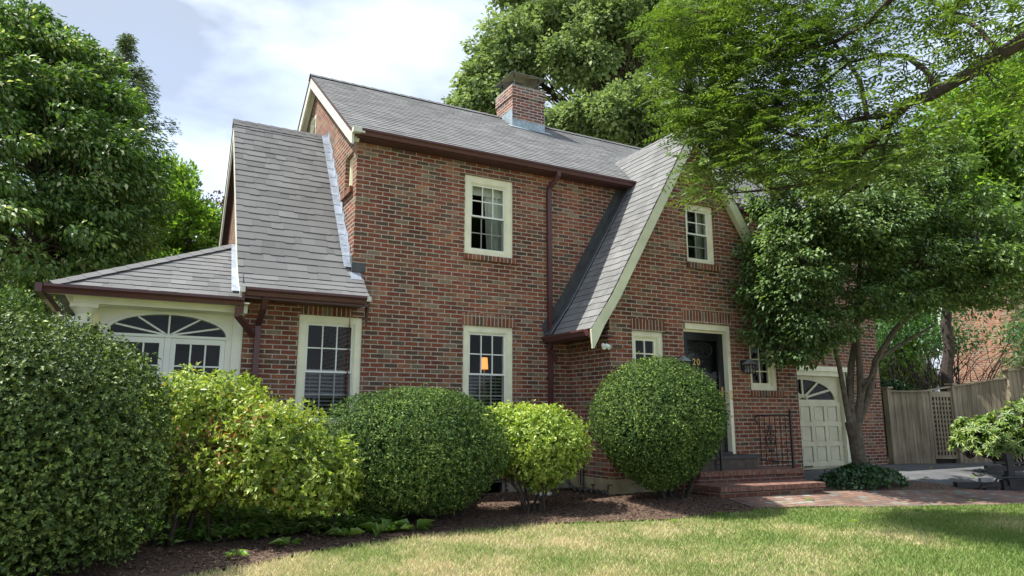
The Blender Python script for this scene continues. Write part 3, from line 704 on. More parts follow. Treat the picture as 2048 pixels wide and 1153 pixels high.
# flashing steps where the wing roof meets the gable wall
b = MB(); ang = Vector((0, 2.05-.06, 6.15-3.345)).normalized(); nr_ = Vector((0, -ang.z, ang.y))
b.c = .5
p0, p1 = Vector((0, .045, 3.36)), Vector((0, 2.0, 6.13))
for i in range(14):
    a = p0.lerp(p1, i/14); c = p0.lerp(p1, (i+1)/14+.004); o1 = nr_*.022
    b.face([a+Vector((-.12, 0, 0))+o1, a+o1+Vector((-.001, 0, 0)), c+o1*.8+Vector((-.001, 0, 0)), c+Vector((-.12, 0, 0))+o1*.8])
    u = Vector((-.006-.004*(i % 2), -.02, 0)); hgt = .13+.03*((i*7) % 3)
    b.face([a+u, c+u, c+u+Vector((0, -.01, hgt*.55)), a+u+Vector((0, -.01, hgt))])
b.face([p1+Vector((-.12, 0, 0))+nr_*.03, p1+Vector((-.01, -.02, 0)), p1+Vector((-.01, .0, .20)), p1+Vector((-.05, 0, .04))])
b.face([(-.04, -.11, 3.165), (.12, -.11, 3.165), (.12, -.005, 3.29), (-.04, -.005, 3.29)])
b.build('flashing', M_LEAD, H)
b = MB(); b.box(-.006, -.012, 3.30, .19, .0, 3.44); b.box(-.013, -.012, 3.30, -.0065, .12, 3.56); b.build('flashing', M_DARKFL, H)

# entrance gable roof
PK = (5.68, 6.323); LK = (3.75, 3.07); LB = (3.36, 2.505); RB = (8.16, 2.55); YF = -1.33; YB = 1.01
pr_ = MB(); V1 = Vector((PK[0]-LK[0], 0, PK[1]-LK[1])); l1 = V1.length; V0 = Vector((LK[0]-LB[0], 0, LK[1]-LB[1])); l0 = V0.length
vE = (5.45-LK[1])/V1.z*l1                   # slope distance where the main eave meets it
Uy = (0, 1, 0)
pr_.c = .5
shingles(pr_, (LB[0], YF, LB[1]), Uy, V0, [(0, 0), (-YF, 0), (-YF, l0), (0, l0)], expo=l0/5, seed=31)
shingles(pr_, (LK[0], YF, LK[1]), Uy, V1, [(0, 0), (-YF, 0), (-YF, vE), (0, vE)], expo=.137, seed=32)
shingles(pr_, (LK[0], YF, LK[1]), Uy, V1, [(0, vE), (-.22-YF, vE), (YB-YF, l1), (0, l1)], expo=.137, seed=33, v_start=math.floor(vE/.137)*.137)
V2 = Vector((PK[0]-RB[0], 0, PK[1]-RB[1])); l2 = V2.length
shingles(pr_, (RB[0], YF, RB[1]), Uy, V2, [(0, 0), (-YF, 0), (-YF, l2*.76), (YB-YF, l2), (0, l2)], expo=.137, seed=34)
pr_.cur = 1
deck(pr_, [(LB[0], YF+.01, LB[1]), (LB[0], 0, LB[1]), (LK[0], 0, LK[1]), (LK[0], YF+.01, LK[1])], .04)
deck(pr_, [(LK[0], YF+.01, LK[1]), (LK[0], 0, LK[1]), (PK[0], 0, PK[1]), (PK[0], YF+.01, PK[1])], .04)
deck(pr_, [(RB[0], YF+.01, RB[1]), (RB[0], 0, RB[1]), (PK[0], 0, PK[1]), (PK[0], YF+.01, PK[1])], .04)
gable_roof = pr_.build('roof', [M_SHIN, M_SOFF], H)
b = MB()
for i in range(12):
    y = YF-.01+i*.195; b.c = random.uniform(.3, .8)
    b.face([(5.60, y, 6.205), (5.60, y+.2, 6.200), (5.68, y+.2, 6.345), (5.68, y, 6.352)]); b.face([(5.68, y, 6.352), (5.68, y+.2, 6.345), (5.77, y+.2, 6.205), (5.77, y, 6.21)])
b.build('ridge_cap', M_SHIN, gable_roof)
b = MB(); D = (0, .035, 0); yb_ = YF-.005
b.prism([(LB[0]-.01, yb_, LB[1]-.02), (LK[0], yb_, LK[1]-.03), (LK[0]+.17, yb_, LK[1]-.05), (3.60, yb_, 2.56), (3.40, yb_, 2.20), (3.37, yb_, 2.20)][::-1], D)
b.prism([(LK[0], yb_, LK[1]-.03), (5.68, yb_, 6.29), (5.68, yb_, 5.99), (LK[0]+.17, yb_, LK[1]-.05)][::-1], D)
b.prism([(5.681, yb_, 6.29), (RB[0], yb_, RB[1]-.03), (RB[0]-.02, yb_, RB[1]-.28), (RB[0]-.10, yb_, RB[1]-.16), (5.681, yb_, 5.99)][::-1], D)
b.build('bargeboard', M_BARGE, H)
b = MB(); b.prism([(3.62, YF+.031, 2.62), (5.68, YF+.031, 6.04), (5.68, YF+.031, 6.12), (3.57, YF+.031, 2.66)], (0, .12, 0)); b.prism([(8.0, YF+.031, 2.62), (5.68, YF+.031, 6.04), (5.68, YF+.031, 6.12), (8.05, YF+.031, 2.66)], (0, .12, 0)); b.build('rake_soffit', M_BARGE, H)
# gutter along the left eave of the entrance gable (runs in y)
b = MB(Matrix.Rotation(R(-90), 4, 'Z')); gutter(b, -.0+.03, 1.25, LB[0]-.0, 2.495, .10, .10)
b = MB(); hh = .10; ww = .10
prf = [(0, 0), (0, -hh), (-ww*.55, -hh), (-ww*.8, -hh*.5), (-ww, -hh*.3), (-ww, 0), (-ww+.008, 0), (-ww+.008, -hh*.26), (-.5*ww, -hh+.01), (-.006, -hh+.01), (-.006, 0)]
b.prism([(LB[0]-.01+p[0], -1.26, 2.495+p[1]) for p in prf], (0, 1.25, 0)); b.build('gutter', M_BROWN, H)
b = MB(); b.box(LB[0]-.008, -1.29, 2.37, LB[0]+.02, -.01, 2.47); b.box(LB[0]+.02, -1.29, 2.40, 3.80, -.01, 2.42); b.build('fascia', M_SOFF, H)
# flashing against the main wall
b = MB(); fl = [(LB[0]-.02, LB[1]), (LK[0], LK[1]), (5.10, 3.07+(5.10-3.75)*1.686)]
nL = Vector((-1.686, 0, 1)).normalized()
for k in range(2):
    a, c = Vector((fl[k][0], 0, fl[k][1])), Vector((fl[k+1][0], 0, fl[k+1][1])); o1 = nL*.03
    b.face([a+o1+Vector((0, -.20, 0)), a+o1+Vector((0, -.006, 0)), c+o1+Vector((0, -.006, 0)), c+o1+Vector((0, -.20, 0))])
    b.face([a+o1+Vector((0, -.006, 0)), a+o1+Vector((-.06, -.006, .16)), c+o1+Vector((-.06, -.006, .16)), c+o1+Vector((0, -.006, 0))])
b.build('flashing', M_DARKFL, H)
b = MB()
for k in range(2):
    a, c = Vector((fl[k][0], 0, fl[k][1])), Vector((fl[k+1][0], 0, fl[k+1][1])); o1 = nL*.034
    b.face([a+o1+Vector((0, -.225, 0)), a+o1+Vector((0, -.20, 0)), c+o1+Vector((0, -.20, 0)), c+o1+Vector((0, -.225, 0))])
b.build('flashing', M_LEAD, H)

# downspouts
def spout(pts, w=.075, d=.055, dirx=(1, 0, 0)):
    b = MB(); P = [Vector(p) for p in pts]
    for i in range(len(P)-1):
        t = (P[i+1]-P[i]).normalized(); u = Vector(dirx); u = (u-t*u.dot(t)).normalized(); v = t.cross(u)
        a, c = P[i]-t*.012, P[i+1]+t*.012; q = []
        for s_ in (a, c): q.append([s_+u*w/2+v*d/2, s_-u*w/2+v*d/2, s_-u*w/2-v*d/2, s_+u*w/2-v*d/2])
        for k in range(4): b.face([q[0][k], q[0][(k+1) % 4], q[1][(k+1) % 4], q[1][k]])
        b.face(q[0]); b.face(q[1])
    return b
b = spout([(3.47, -.27, ze-.08), (3.47, -.26, ze-.16), (3.41, -.06, ze-.34), (3.405, -.045, ze-.44), (3.405, -.045, .35), (3.405, -.09, .22)])
for z in (4.2, 3.0, 1.8, .8): b.box(3.36, -.076, z, 3.45, -.0725, z+.03); b.box(3.35, -.075, z, 3.362, .0, z+.03); b.box(3.448, -.075, z, 3.46, .0, z+.03)
b.build('downspout', M_BROWN, H, bevel=.008)
b = spout([(3.36, -.10, 2.39), (3.36, -.10, 2.28), (3.47, -.10, 2.16)], .07, .05, (0, 1, 0)); b2 = b; b.box(3.44, -.13, 2.08, 3.49, -.07, 2.16); b.build('downspout', M_BROWN, H, bevel=.008)
b = spout([(-1.27, -.49, 2.74), (-1.275, -.40, 2.62), (-1.285, -.05, 2.42), (-1.285, -.045, .4)]); b.build('downspout', M_BROWN, H, bevel=.008)
b = spout([(-1.60, -.46, 2.58), (-1.60, -.44, 2.48), (-1.36, -.12, 2.28)]); b.build('downspout', M_BROWN, H, bevel=.008)

# chimney
CX0, CX1, CY0, CY1 = 4.06, 4.86, 2.50, 3.26
b = MB(); b.box(CX0, CY0, 6.9, CX1, CY1, 8.10); b.box(CX0-.025, CY0-.025, 8.101, CX1+.025, CY1+.025, 8.34); chim = b.build('chimney', M_CHIM, H, bevel=.006)
b = MB(); b.box(CX0-.01, CY0-.01, 8.341, CX1+.01, CY1+.01, 8.375); b.build('mortar_crown', M_CONCG, chim, bevel=.012)
b = MB(); e = .012
b.box(CX0-e, CY0-e, 7.30, CX1+e, CY0-.001, 7.56); b.box(CX0-e, CY0-.0005, 7.3, CX0-.001, CY1, 7.80); b.box(CX1+.001, CY0-.0005, 7.3, CX1+e, CY1, 7.80)
zf = main_z(CY0-.12)
b.prism([(CX0-.12, CY0-.14, main_z(CY0-.14)+.02), (CX1+.12, CY0-.14, main_z(CY0-.14)+.02), (CX1+.12, CY0-e-.001, main_z(CY0-e)+.02), (CX0-.12, CY0-e-.001, main_z(CY0-e)+.02)], (0, 0, .008))
b.build('flashing', M_CHFL, chim)
b = MB()
for x in (CX0+.09, CX1-.09):
    for y in (CY0+.09, CY1-.09): b.box(x-.012, y-.012, 8.375, x+.012, y+.012, 8.66)
b.box(CX0+.10, CY0+.10, 8.42, CX1-.10, CY0+.104, 8.60) if False else None
cx, cy = (CX0+CX1)/2, (CY0+CY1)/2
for (p, q) in (((CX0-.03, CY0-.05), (CX1+.03, CY0-.05)), ((CX1+.03, CY0-.05), (CX1+.03, CY1+.05)), ((CX1+.03, CY1+.05), (CX0-.03, CY1+.05)), ((CX0-.03, CY1+.05), (CX0-.03, CY0-.05))):
    b.face([(p[0], p[1], 8.655), (q[0], q[1], 8.655), (cx+(q[0]-cx)*.3, cy+(q[1]-cy)*.3, 8.735), (cx+(p[0]-cx)*.3, cy+(p[1]-cy)*.3, 8.735)])
    b.face([(p[0], p[1], 8.64), (q[0], q[1], 8.64), (q[0], q[1], 8.655), (p[0], p[1], 8.655)])
b.face([(cx-.13, cy-.13, 8.735), (cx+.13, cy-.13, 8.735), (cx+.13, cy+.13, 8.735), (cx-.13, cy+.13, 8.735)])
b.build('chimney_cap', M_STEEL, chim)
b = MB(); b.box(cx-.12, cy-.12, 8.375, cx+.12, cy+.12, 8.52); b.build('flue', M_BLACK, chim)

# sunroom
SX0, SX1 = -3.42, -1.462
AC, AR, AZ, AH = -2.37, .70, 2.235, .265          # arch centre x, half width, spring, rise
b = MB(); outer = [(SX0+.25, .06, -.5), (SX1, .06, -.5), (SX1, .06, 2.64), (SX0+.25, .06, 2.64)]
arch = [(AC-AR, .06, .25), (AC+AR, .06, .25)]+[(AC+AR*math.cos(t), .06, AZ+AH*math.sin(t)) for t in np.linspace(0, math.pi, 25)]
b.panel(outer, [arch], (0, -1, 0)); b.reveal(arch, (0, .10, 0))
b.box(SX1-.13, .035, -.5, SX1-.001, .059, 2.60); b.face([(SX0+.25, 2.2, -.5), (SX0+.25, .06, -.5), (SX0+.25, .06, 2.64), (SX0+.25, 2.2, 2.64)])
for k in range(8): b.box(SX0+.6+k*.0, 2.19, .5, SX0+.6, 2.2, .6) if False else None
b.build('wall', M_CREAM2, H)
b = MB(); th = np.linspace(0, math.pi, 25)      # arch moulding
for i in range(24):
    a, c = th[i], th[i+1]
    P_ = lambda t, r_: (AC+(AR+r_)*math.cos(t), .044, AZ+(AH+r_*.8)*math.sin(t))
    b.prism([P_(a, .0), P_(a, .045), P_(c, .045), P_(c, .0)], (0, .03, 0))
b.box(AC-AR-.0, .042, AZ-.035, AC+AR+.03, .09, AZ-.001)
fw_ = b.build('window', M_WHITE, H)
b = MB(); b.box(AC-.035, .05, .27, AC+.035, .13, AZ-.036)
for s_ in (-1, 1):
    x0 = AC+s_*.037; x1 = AC+s_*(AR-.002); x0, x1 = min(x0, x1), max(x0, x1)
    b.box(x0, .065, .27, x0+.06, .105, AZ-.037); b.box(x1-.06, .065, .27, x1, .105, AZ-.037); b.box(x0+.06, .065, AZ-.11, x1-.06, .105, AZ-.037); b.box(x0+.06, .065, .27, x1-.06, .105, .42)
    for k in (1, 2): xx_ = x0+.06+(x1-x0-.12)*k/3; b.box(xx_-.01, .072, .42, xx_+.01, .10, AZ-.11)
    z = AZ-.11-.29
    while z > .5: b.box(x0+.06, .0725, z-.01, x1-.06, .0995, z+.01); z -= .30
b.build('sash', M_WHITE, fw_)
b = MB()
for t in (R(27), R(58), R(90), R(122), R(153)):
    p0 = Vector((AC+.03*math.cos(t), .07, AZ+.0)); p1 = Vector((AC+AR*.99*math.cos(t), .07, AZ+AH*.99*math.sin(t))); dd = (p1-p0).normalized(); nn = Vector((-dd.z, 0, dd.x))*.011
    b.prism([p0-nn, p1-nn, p1+nn, p0+nn], (0, .025, 0))
b.build('fan_bars', M_WHITE, fw_)
b = MB(); b.face(rect_y(AC-AR, AC+AR, .26, AZ+AH, .088)); b.build('glass', M_GLASS, fw_)
room(fw_, -3.1, -1.5, .1, 2.6, .17, 1.6)
# frieze, soffit, gutter, roof
b = MB(); b.box(SX0-.02, -.28, 2.54, SX1, .058, 2.64); b.box(SX0-.02, .059, 2.54, SX0+.24, 2.2, 2.64); b.box(SX0-.12, -.44, 2.641, SX1, 2.3, 2.66)
b.build('frieze', M_CREAM2, H)
AP = Vector((-1.60, 1.0, 3.72)); E0 = Vector((-3.68, -.47, 2.715)); E1 = Vector((-1.555, -.47, 2.715)); E2 = Vector((-3.68, 2.45, 2.715))
b = MB(); Vs = Vector((0, AP.y-E0.y, AP.z-E0.z)); lv = Vs.length
shingles(b, E0, (1, 0, 0), Vs, [(0, 0), (E1.x-E0.x, 0), (E1.x-E0.x+.09, .2*lv), (AP.x-E0.x+.135, lv), (AP.x-E0.x, lv)], expo=.135, seed=41)
V3 = Vector((AP.x-E0.x, 0, AP.z-E0.z)); l3 = V3.length
shingles(b, E0, (0, 1, 0), V3, [(0, 0), (E2.y-E0.y, 0), (AP.y-E0.y, l3)], expo=.135, seed=42)
V4 = Vector((0, AP.y-E2.y, AP.z-E2.z)); l4 = V4.length
shingles(b, E2, (1, 0, 0), V4, [(0, 0), (E1.x-E0.x+.09, 0), (AP.x-E0.x+.13, l4), (AP.x-E0.x, l4)], expo=.3, seed=43)
sr = b.build('roof', [M_SHIN2], H)
b = MB(); dv = (AP-E0); dn = dv.normalized(); side = dn.cross(Vector((0, 0, 1))).normalized()
for i in range(14):
    a = E0+dv*(i/14)+Vector((0, 0, .012)); c = E0+dv*((i+1)/14+.005)+Vector((0, 0, .006)); b.c = random.uniform(.3, .8)
    b.face([a+side*.11+Vector((0, 0, -.035)), a+Vector((0, 0, .022)), c+Vector((0, 0, .022)), c+side*.11+Vector((0, 0, -.035))]); b.face([a+Vector((0, 0, .022)), a-side*.11+Vector((0, 0, -.03)), c-side*.11+Vector((0, 0, -.03)), c+Vector((0, 0, .022))])
b.build('hip_cap', M_SHIN2, sr)
b = MB(); gutter(b, -3.72, -1.56, -.48, 2.70, .11, .10)
b.prism([(-3.73, -.59, 2.70), (-3.73, -.48, 2.70), (-3.71, -.48, 2.60), (-3.71, -.54, 2.60)], (.015, 0, 0)); b.build('gutter', M_BROWN, H)
b = MB(); b.box(-3.80, -.59, 2.60, -3.731, 2.4, 2.70); b.build('gutter', M_BROWN, H)
b = MB(); b.box(-3.69, -.478, 2.60, -1.56, -.45, 2.705); b.build('fascia', M_CREAM2, H)
b = MB(); n = Vs.cross(Vector((1, 0, 0))).normalized(); n = n if n.z > 0 else -n
a, c = Vector((-1.56, -.36, 2.715+.11*Vs.z/Vs.y)), Vector((-1.465, 1.0, 3.72)); o1 = n*.03
b.face([a+o1+Vector((-.13, 0, 0)), a+o1, c+o1, c+o1+Vector((-.13, 0, 0))]); b.face([a+o1+Vector((.0, .02, 0)), a+o1+Vector((.003, .02, .16)), c+o1+Vector((0, 0, .18)), c+o1])
b.build('flashing', M_LEAD, H)
b = MB(); cp = Vector((-3.32, -.12, 0))
b.lathe(cp, [(.115, -.4), (.115, .3), (.108, 1.2), (.095, 2.30), (.102, 2.305), (.107, 2.32), (.102, 2.335), (.095, 2.34), (.095, 2.42), (.105, 2.43), (.135, 2.48), (.14, 2.49)], 24); b.box(cp.x-.15, cp.y-.15, 2.49, cp.x+.15, cp.y+.15, 2.539)
b.build('column', M_CREAM2, H, smooth_=False)

# security light on the barge tip
o = empty('floodlight', (3.62, -1.36, 2.25), 'small white twin floodlight on the corner under the entrance gable eave', 'floodlight')
b = MB(); b.tube([(3.70, -1.16, 2.26), (3.62, -1.28, 2.26)], .03, 10); b.build('mount', M_WHITE, o)
b = MB(); b.lathe((0, 0, 0), [(.012, -.05), (.03, -.045), (.04, .03), (.04, .035), (.0, .035)], 14)
for off in (-.03, .05): 
    q = MB(Matrix.Translation((3.61+off, -1.33, 2.24)) @ Matrix.Rotation(R(125), 4, 'X') @ Matrix.Rotation(off*6, 4, 'Y')); q.lathe((0, 0, 0), [(.012, -.05), (.03, -.045), (.04, .03), (.04, .035), (.0, .035)], 14); q.build('lamp_head', M_WHITE, o)

# ---- lantern maker
M_LGLASS = glass_mat('seeded_glass', (.60, .61, .58), .35)
def lantern(x, y, z, label, s=1.0):
    o = empty('wall_lantern', (x, y, z), label, 'lantern', 'black wall lanterns beside the doors')
    yc = y-.19*s
    b = MB(); b.box(x-.05*s, y-.02, z+.02, x+.05*s, y, z+.22*s); b.tube([(x, y-.01, z+.17*s), (x, y-.12*s, z+.24*s), (x, yc, z+.235*s)], .010*s, 6); b.build('bracket', M_IRON, o)
    b = MB(); r0, r1_ = .10*s, .03*s
    for k in range(4):
        a, c = R(45+90*k), R(135+90*k); P_ = lambda t, r_, zz_: (x+r_*1.414*math.cos(t), yc+r_*1.414*math.sin(t), zz_)
        b.face([P_(a, r0, z+.155*s), P_(c, r0, z+.155*s), P_(c, r1_, z+.225*s), P_(a, r1_, z+.225*s)]); b.face([P_(a, r0, z+.145*s), P_(c, r0, z+.145*s), P_(c, r0, z+.155*s), P_(a, r0, z+.155*s)])
    b.box(x-.03*s, yc-.03*s, z+.225*s, x+.03*s, yc+.03*s, z+.245*s); b.build('lantern_roof', M_GREYM, o)
    b = MB(); h = .075*s
    for k in range(4):
        a = R(45+90*k); px, py_ = x+h*1.414*math.cos(a), yc+h*1.414*math.sin(a); b.box(px-.006*s, py_-.006*s, z-.02*s, px+.006*s, py_+.006*s, z+.15*s)
    b.box(x-.085*s, yc-.085*s, z-.035*s, x+.085*s, yc+.085*s, z-.018*s); b.box(x-.08*s, yc-.08*s, z+.135*s, x+.08*s, yc+.08*s, z+.146*s)
    for k in (-1, 1): b.box(x-.004*s, yc+k*h-.003*s, z-.018*s, x+.004*s, yc+k*h+.003*s, z+.135*s); b.box(x+k*h-.003*s, yc-.004*s, z-.018*s, x+k*h+.003*s, yc+.004*s, z+.135*s); b.box(x-h, yc+k*h-.003*s, z+.06*s, x+h, yc+k*h+.003*s, z+.067*s)
    b.build('cage', M_IRON, o)
    b = MB(); h *= .93; b.box(x-h, yc-h, z-.015*s, x+h, yc+h, z+.133*s); b.build('glass', M_LGLASS, o)
    b = MB(); b.lathe((x, yc, z), [(.012*s, -.015*s), (.012*s, .06*s), (.0, .09*s)], 8); b.build('bulb', M_GREYM, o)
lantern(6.66, PY, 1.94, 'grey metal wall lantern on the brick between the black front door and the right sidelight', .88)
lantern(5.16, PY, 1.94, 'wall lantern left of the front door, only its roof showing above the round yew', .88)
lantern(11.62, 0, 1.80, 'wall lantern on the brick at the far right end of the house beside the garage', .88)

# warm table lamp inside the lower middle window
o = empty('table_lamp', (2.655, .95, .9), 'lit table lamp with orange drum shade seen through the lower middle window', 'lamp')
mE, tE, pE, oE = newmat('lit_shade'); pE.inputs['Base Color'].default_value = (.8, .45, .2, 1); pE.inputs['Emission Color'].default_value = (1, .42, .10, 1); pE.inputs['Emission Strength'].default_value = .5
b = MB(); b.lathe((2.655, .95, 1.99), [(.070, 0), (.056, .20)], 24); b.build('lamp_shade', mE, o)
b = MB(); b.lathe((2.655, .95, .9), [(.10, 0), (.10, .02), (.02, .04), (.05, .3), (.07, .6), (.02, .9), (.012, 1.12)], 14); b.build('lamp_base', M_GOLD, o)

# ---- entrance steps
o = empty('entrance_steps', (6.0, -1.7, 0), 'red brick entrance steps with a wide landing below the black front door', 'steps')
b = MB(); b.prism([(4.98, -1.19, .02), (4.98, -1.30, .02), (5.12, -1.62, .02), (7.18, -1.86, .02), (7.45, -1.19, .02)], (0, 0, .235)); b.prism([(4.98, -1.19, -.25), (4.98, -1.30, -.25), (5.12, -1.62, -.25), (7.18, -1.86, -.25), (7.45, -1.19, -.25)], (0, 0, .27)); b.build('landing', M_STEP, o)
def treads(b, P0, P1, z0, z1, d, n):
    P0, P1 = Vector(P0), Vector(P1); t = (P1-P0)/n; nn = Vector((t.y, -t.x, 0)).normalized()
    for i in range(n):
        a = P0+t*i+t*.04; c = P0+t*(i+1)-t*.04
        a.z = c.z = z0
        b.c = random.random(); b.prism([a+nn*.02, c+nn*.02, c-nn*d, a-nn*d], (0, 0, z1-z0))
M_BULL = basic('worn_brick', (.19, .10, .075), .9, .45, 14, .5, 40)
b = MB(); treads(b, (5.13, -1.62, 0), (7.18, -1.86, 0), .257, .330, .20, 29)
b.prism([(4.99, -1.19, .256), (5.10, -1.42, .256), (5.2, -1.44, .256), (7.14, -1.66, .256), (7.19, -1.84, .256), (7.46, -1.19, .256)], (0, 0, .072)); b.build('tread', M_BULL, o, bevel=.012)
b = MB(); b.prism([(4.88, -1.66, -.25), (4.95, -2.22, -.25), (6.93, -2.42, -.25), (7.17, -1.87, -.25), (5.13, -1.63, -.25)], (0, 0, .345)); b.build('step', M_STEP, o)
b = MB(); treads(b, (4.93, -2.24, 0), (6.95, -2.44, 0), .096, .165, .20, 29); b.prism([(4.90, -1.66, .096), (4.96, -2.05, .096), (6.92, -2.25, .096), (7.15, -1.88, .096), (5.12, -1.64, .096)], (0, 0, .067)); b.build('tread', M_BULL, o, bevel=.012)
b = MB(); b.box(5.25, -1.52, .331, 6.52, -1.175, .50); b.build('door_block', basic('dark_stone', (.075, .062, .052), .85, .3, 8, .3), o, bevel=.01)
b = MB(); b.box(5.22, -1.55, .501, 6.55, -1.173, .548); b.build('doorstep', basic('dark_slate', (.035, .035, .04), .6, .2, 8), o, bevel=.008)

# ---- iron railings
def railing(P0, P1, z0, h, label, scroll=True):
    P0, P1 = Vector(P0), Vector(P1); d = P1-P0; o = empty('iron_railing', (P1.x, P1.y, z0), label, 'railing', 'wrought iron railings of the entrance steps')
    at = lambda t, z: Vector((P0.x+d.x*t, P0.y+d.y*t, z))
    b = MB(); b.box(P1.x-.016, P1.y-.016, z0, P1.x+.016, P1.y+.016, z0+h+.04); b.lathe((P1.x, P1.y, z0+h+.04), [(.016, 0), (.035, .02), (.035, .04), (0, .07)], 10); b.build('post', M_IRON, o)
    b = MB(); b.tube([at(0, z0+h-.03)+Vector((0, 0, -.09)), at(-.10, z0+h-.08), at(-.06, z0+h-.01), at(0, z0+h), at(.5, z0+h+.01), at(1, z0+h+.01)], .012, 6); b.tube([at(0, z0+.10), at(1, z0+.10)], .009, 6); b.build('top_rail', M_IRON, o)
    for k in range(6):
        t = .05+.16*k; q = MB(); q.tube([at(t, z0+.02), at(t, z0+h)], .0075, 5); q.build('baluster', M_IRON, o)
    b = MB(); c = at(.37, z0+h*.55); u = d.normalized()
    for sx in (-1, 1):
        b.tube([c+u*sx*(.10*math.sin(t)*(.4+.6*abs(math.cos(t/2))))+Vector((0, 0, -.22+.44*t/math.pi)) for t in np.linspace(0, math.pi, 12)], .008, 5)
        b.tube([c+u*sx*(.05+.045*math.cos(t))+Vector((0, 0, .10+.045*math.sin(t))) for t in np.linspace(0, 5, 10)], .007, 5)
        b.tube([c+u*sx*(.04+.035*math.cos(t))+Vector((0, 0, -.06+.035*math.sin(t))) for t in np.linspace(2, 7, 10)], .007, 5)
    for k in (-.2, 0, .2): b.box(c.x-.05, c.y-.008, c.z+k-.02, c.x+.05, c.y+.008, c.z+k+.02)
    b.build('scroll_panel', M_IRON, o)
railing((6.90, -1.22, 0), (7.07, -1.77, 0), .33, .86, 'black wrought iron railing with a scroll panel at the right side of the landing')
railing((5.22, -1.26, 0), (5.62, -1.60, 0), .33, .86, 'thin black iron railing mostly hidden behind the round clipped yew')

# window well rim and gas pipes
b = MB(); pts = [(1.88, -.02, -.08), (1.90, -.30, -.08), (2.05, -.42, -.08), (2.45, -.42, -.08), (2.62, -.30, -.08), (2.64, -.02, -.08)]
b.tube(pts, .012, 6)
for i in range(len(pts)-1): b.face([pts[i], pts[i+1], (pts[i+1][0], pts[i+1][1], -.5), (pts[i][0], pts[i][1], -.5)])
tag(b.build('window_well', M_STEEL), 'pale metal rim round the dark basement window well under the yew hedge', 'window well')
o = empty('gas_meter', (3.55, -.35, 0), 'weathered grey gas meter and pipes in the corner by the entrance gable', 'gas meter')
b = MB(); b.lathe((3.42, -.38, .14), [(.0, 0), (.10, .01), (.115, .05), (.115, .17), (.08, .22), (0, .235)], 16); b.box(3.34, -.44, .30, 3.50, -.32, .42); b.build('meter_body', M_GREYM, o, smooth_=False)
b = MB(); b.tube([(3.74, -.42, .1), (3.74, -.42, .72)], .028, 8); b.tube([(3.50, -.40, .15), (3.56, -.45, .06), (3.70, -1.12, .05)], .024, 8)
for k in range(6): p = Vector((3.56, -.5, .06)).lerp(Vector((3.69, -1.08, .05)), k/5); b.tube([p+Vector((-.005, -.02, 0)), p+Vector((.005, .02, 0))], .036, 8)
b.tube([(3.70, -1.12, .05), (3.72, -1.2, .02), (3.74, -1.22, -.1)], .02, 8); b.tube([(3.74, -.42, .72), (3.80, -.42, .74)], .03, 8); b.build('pipe', M_STEEL, o)
b = MB(); b.tube([(3.66, -.85, .06), (3.66, -.85, .14)], .009, 6); b.tube([(3.64, -.82, .14), (3.68, -.88, .14)], .009, 6); b.tube([(3.72, -1.15, .05), (3.72, -1.16, .16), (3.78, -1.18, .16)], .009, 6); b.build('valve', M_BLACK, o)
b = MB(); b.lathe((2.95, -.55, g(2.95, -.55)), [(.0, 0.05), (.13, .05), (.13, .0), (.1, -.02)], 14); tag(b.build('dish', M_WHITE), 'small pale dish lying on the mulch beside the gas meter', 'dish')
# dark tool by the steps
o = empty('garden_tool', (8.25, -1.45, g(8.25, -1.45)), 'small folded black garden tool lying beside the steps in front of the garage', 'tool')
b = MB(); b.tube([(8.12, -1.62, .06), (8.2, -1.45, .16), (8.5, -1.42, .07)], .02, 6); b.tube([(8.10, -1.5, .05), (8.45, -1.62, .06)], .022, 6); b.build('handle', M_RUBBER, o)
b = MB(); b.lathe((8.34, -1.5, .035), [(0, .09), (.07, .08), (.09, .04), (.08, 0)], 12); b.box(8.12, -1.58, .02, 8.36, -1.46, .09); b.build('tool_body', M_RUBBER, o, bevel=.01)

# ---------------------------------------------------------------- foliage machinery
def leaf_mesh(name, P, D, Nn, Ln, Wd, mat, parent, curl=.15, two=True):
    """P base points, D leaf direction, Nn leaf normal (N,3); Ln, Wd lengths/widths"""
    n = len(P); D = D/np.maximum(1e-6, np.linalg.norm(D, axis=1, keepdims=True)); S = np.cross(D, Nn); S /= np.maximum(1e-6, np.linalg.norm(S, axis=1, keepdims=True)); Nn = np.cross(S, D)
    Ln = Ln[:, None]; Wd = Wd[:, None]
    m1 = P + D*Ln*.42 + Nn*Ln*curl*.5
    v = np.empty((n, 4, 3), 'f'); v[:, 0] = P; v[:, 1] = m1+S*Wd*.5+Nn*Wd*.12; v[:, 2] = P+D*Ln-Nn*Ln*curl*.6; v[:, 3] = m1-S*Wd*.5+Nn*Wd*.12
    me = bpy.data.meshes.new(name); me.vertices.add(4*n); me.vertices.foreach_set('co', v.ravel())
    i0 = np.arange(n)*4; tri = np.stack([i0, i0+1, i0+2, i0, i0+2, i0+3], 1).ravel().astype('i')
    me.loops.add(6*n); me.loops.foreach_set('vertex_index', tri); me.polygons.add(2*n); me.polygons.foreach_set('loop_start', np.arange(2*n, dtype='i')*3)
    me.update(calc_edges=True); return link(name, me, parent, [mat])
def rdir(n): v = RNG.normal(size=(n, 3)); return v/np.linalg.norm(v, axis=1, keepdims=True)
_K = RNG.normal(size=(24, 3)); _PH = RNG.uniform(0, 6.28, 24)
def snoise(P, f):                       # cheap smooth noise, about -1..1
    s = np.zeros(len(P))
    for i in range(10): s += np.sin(P@(_K[i]*f)+_PH[i]+1.3*np.sin(P@(_K[i+10]*f)+_PH[i+10]))
    return s/4.5
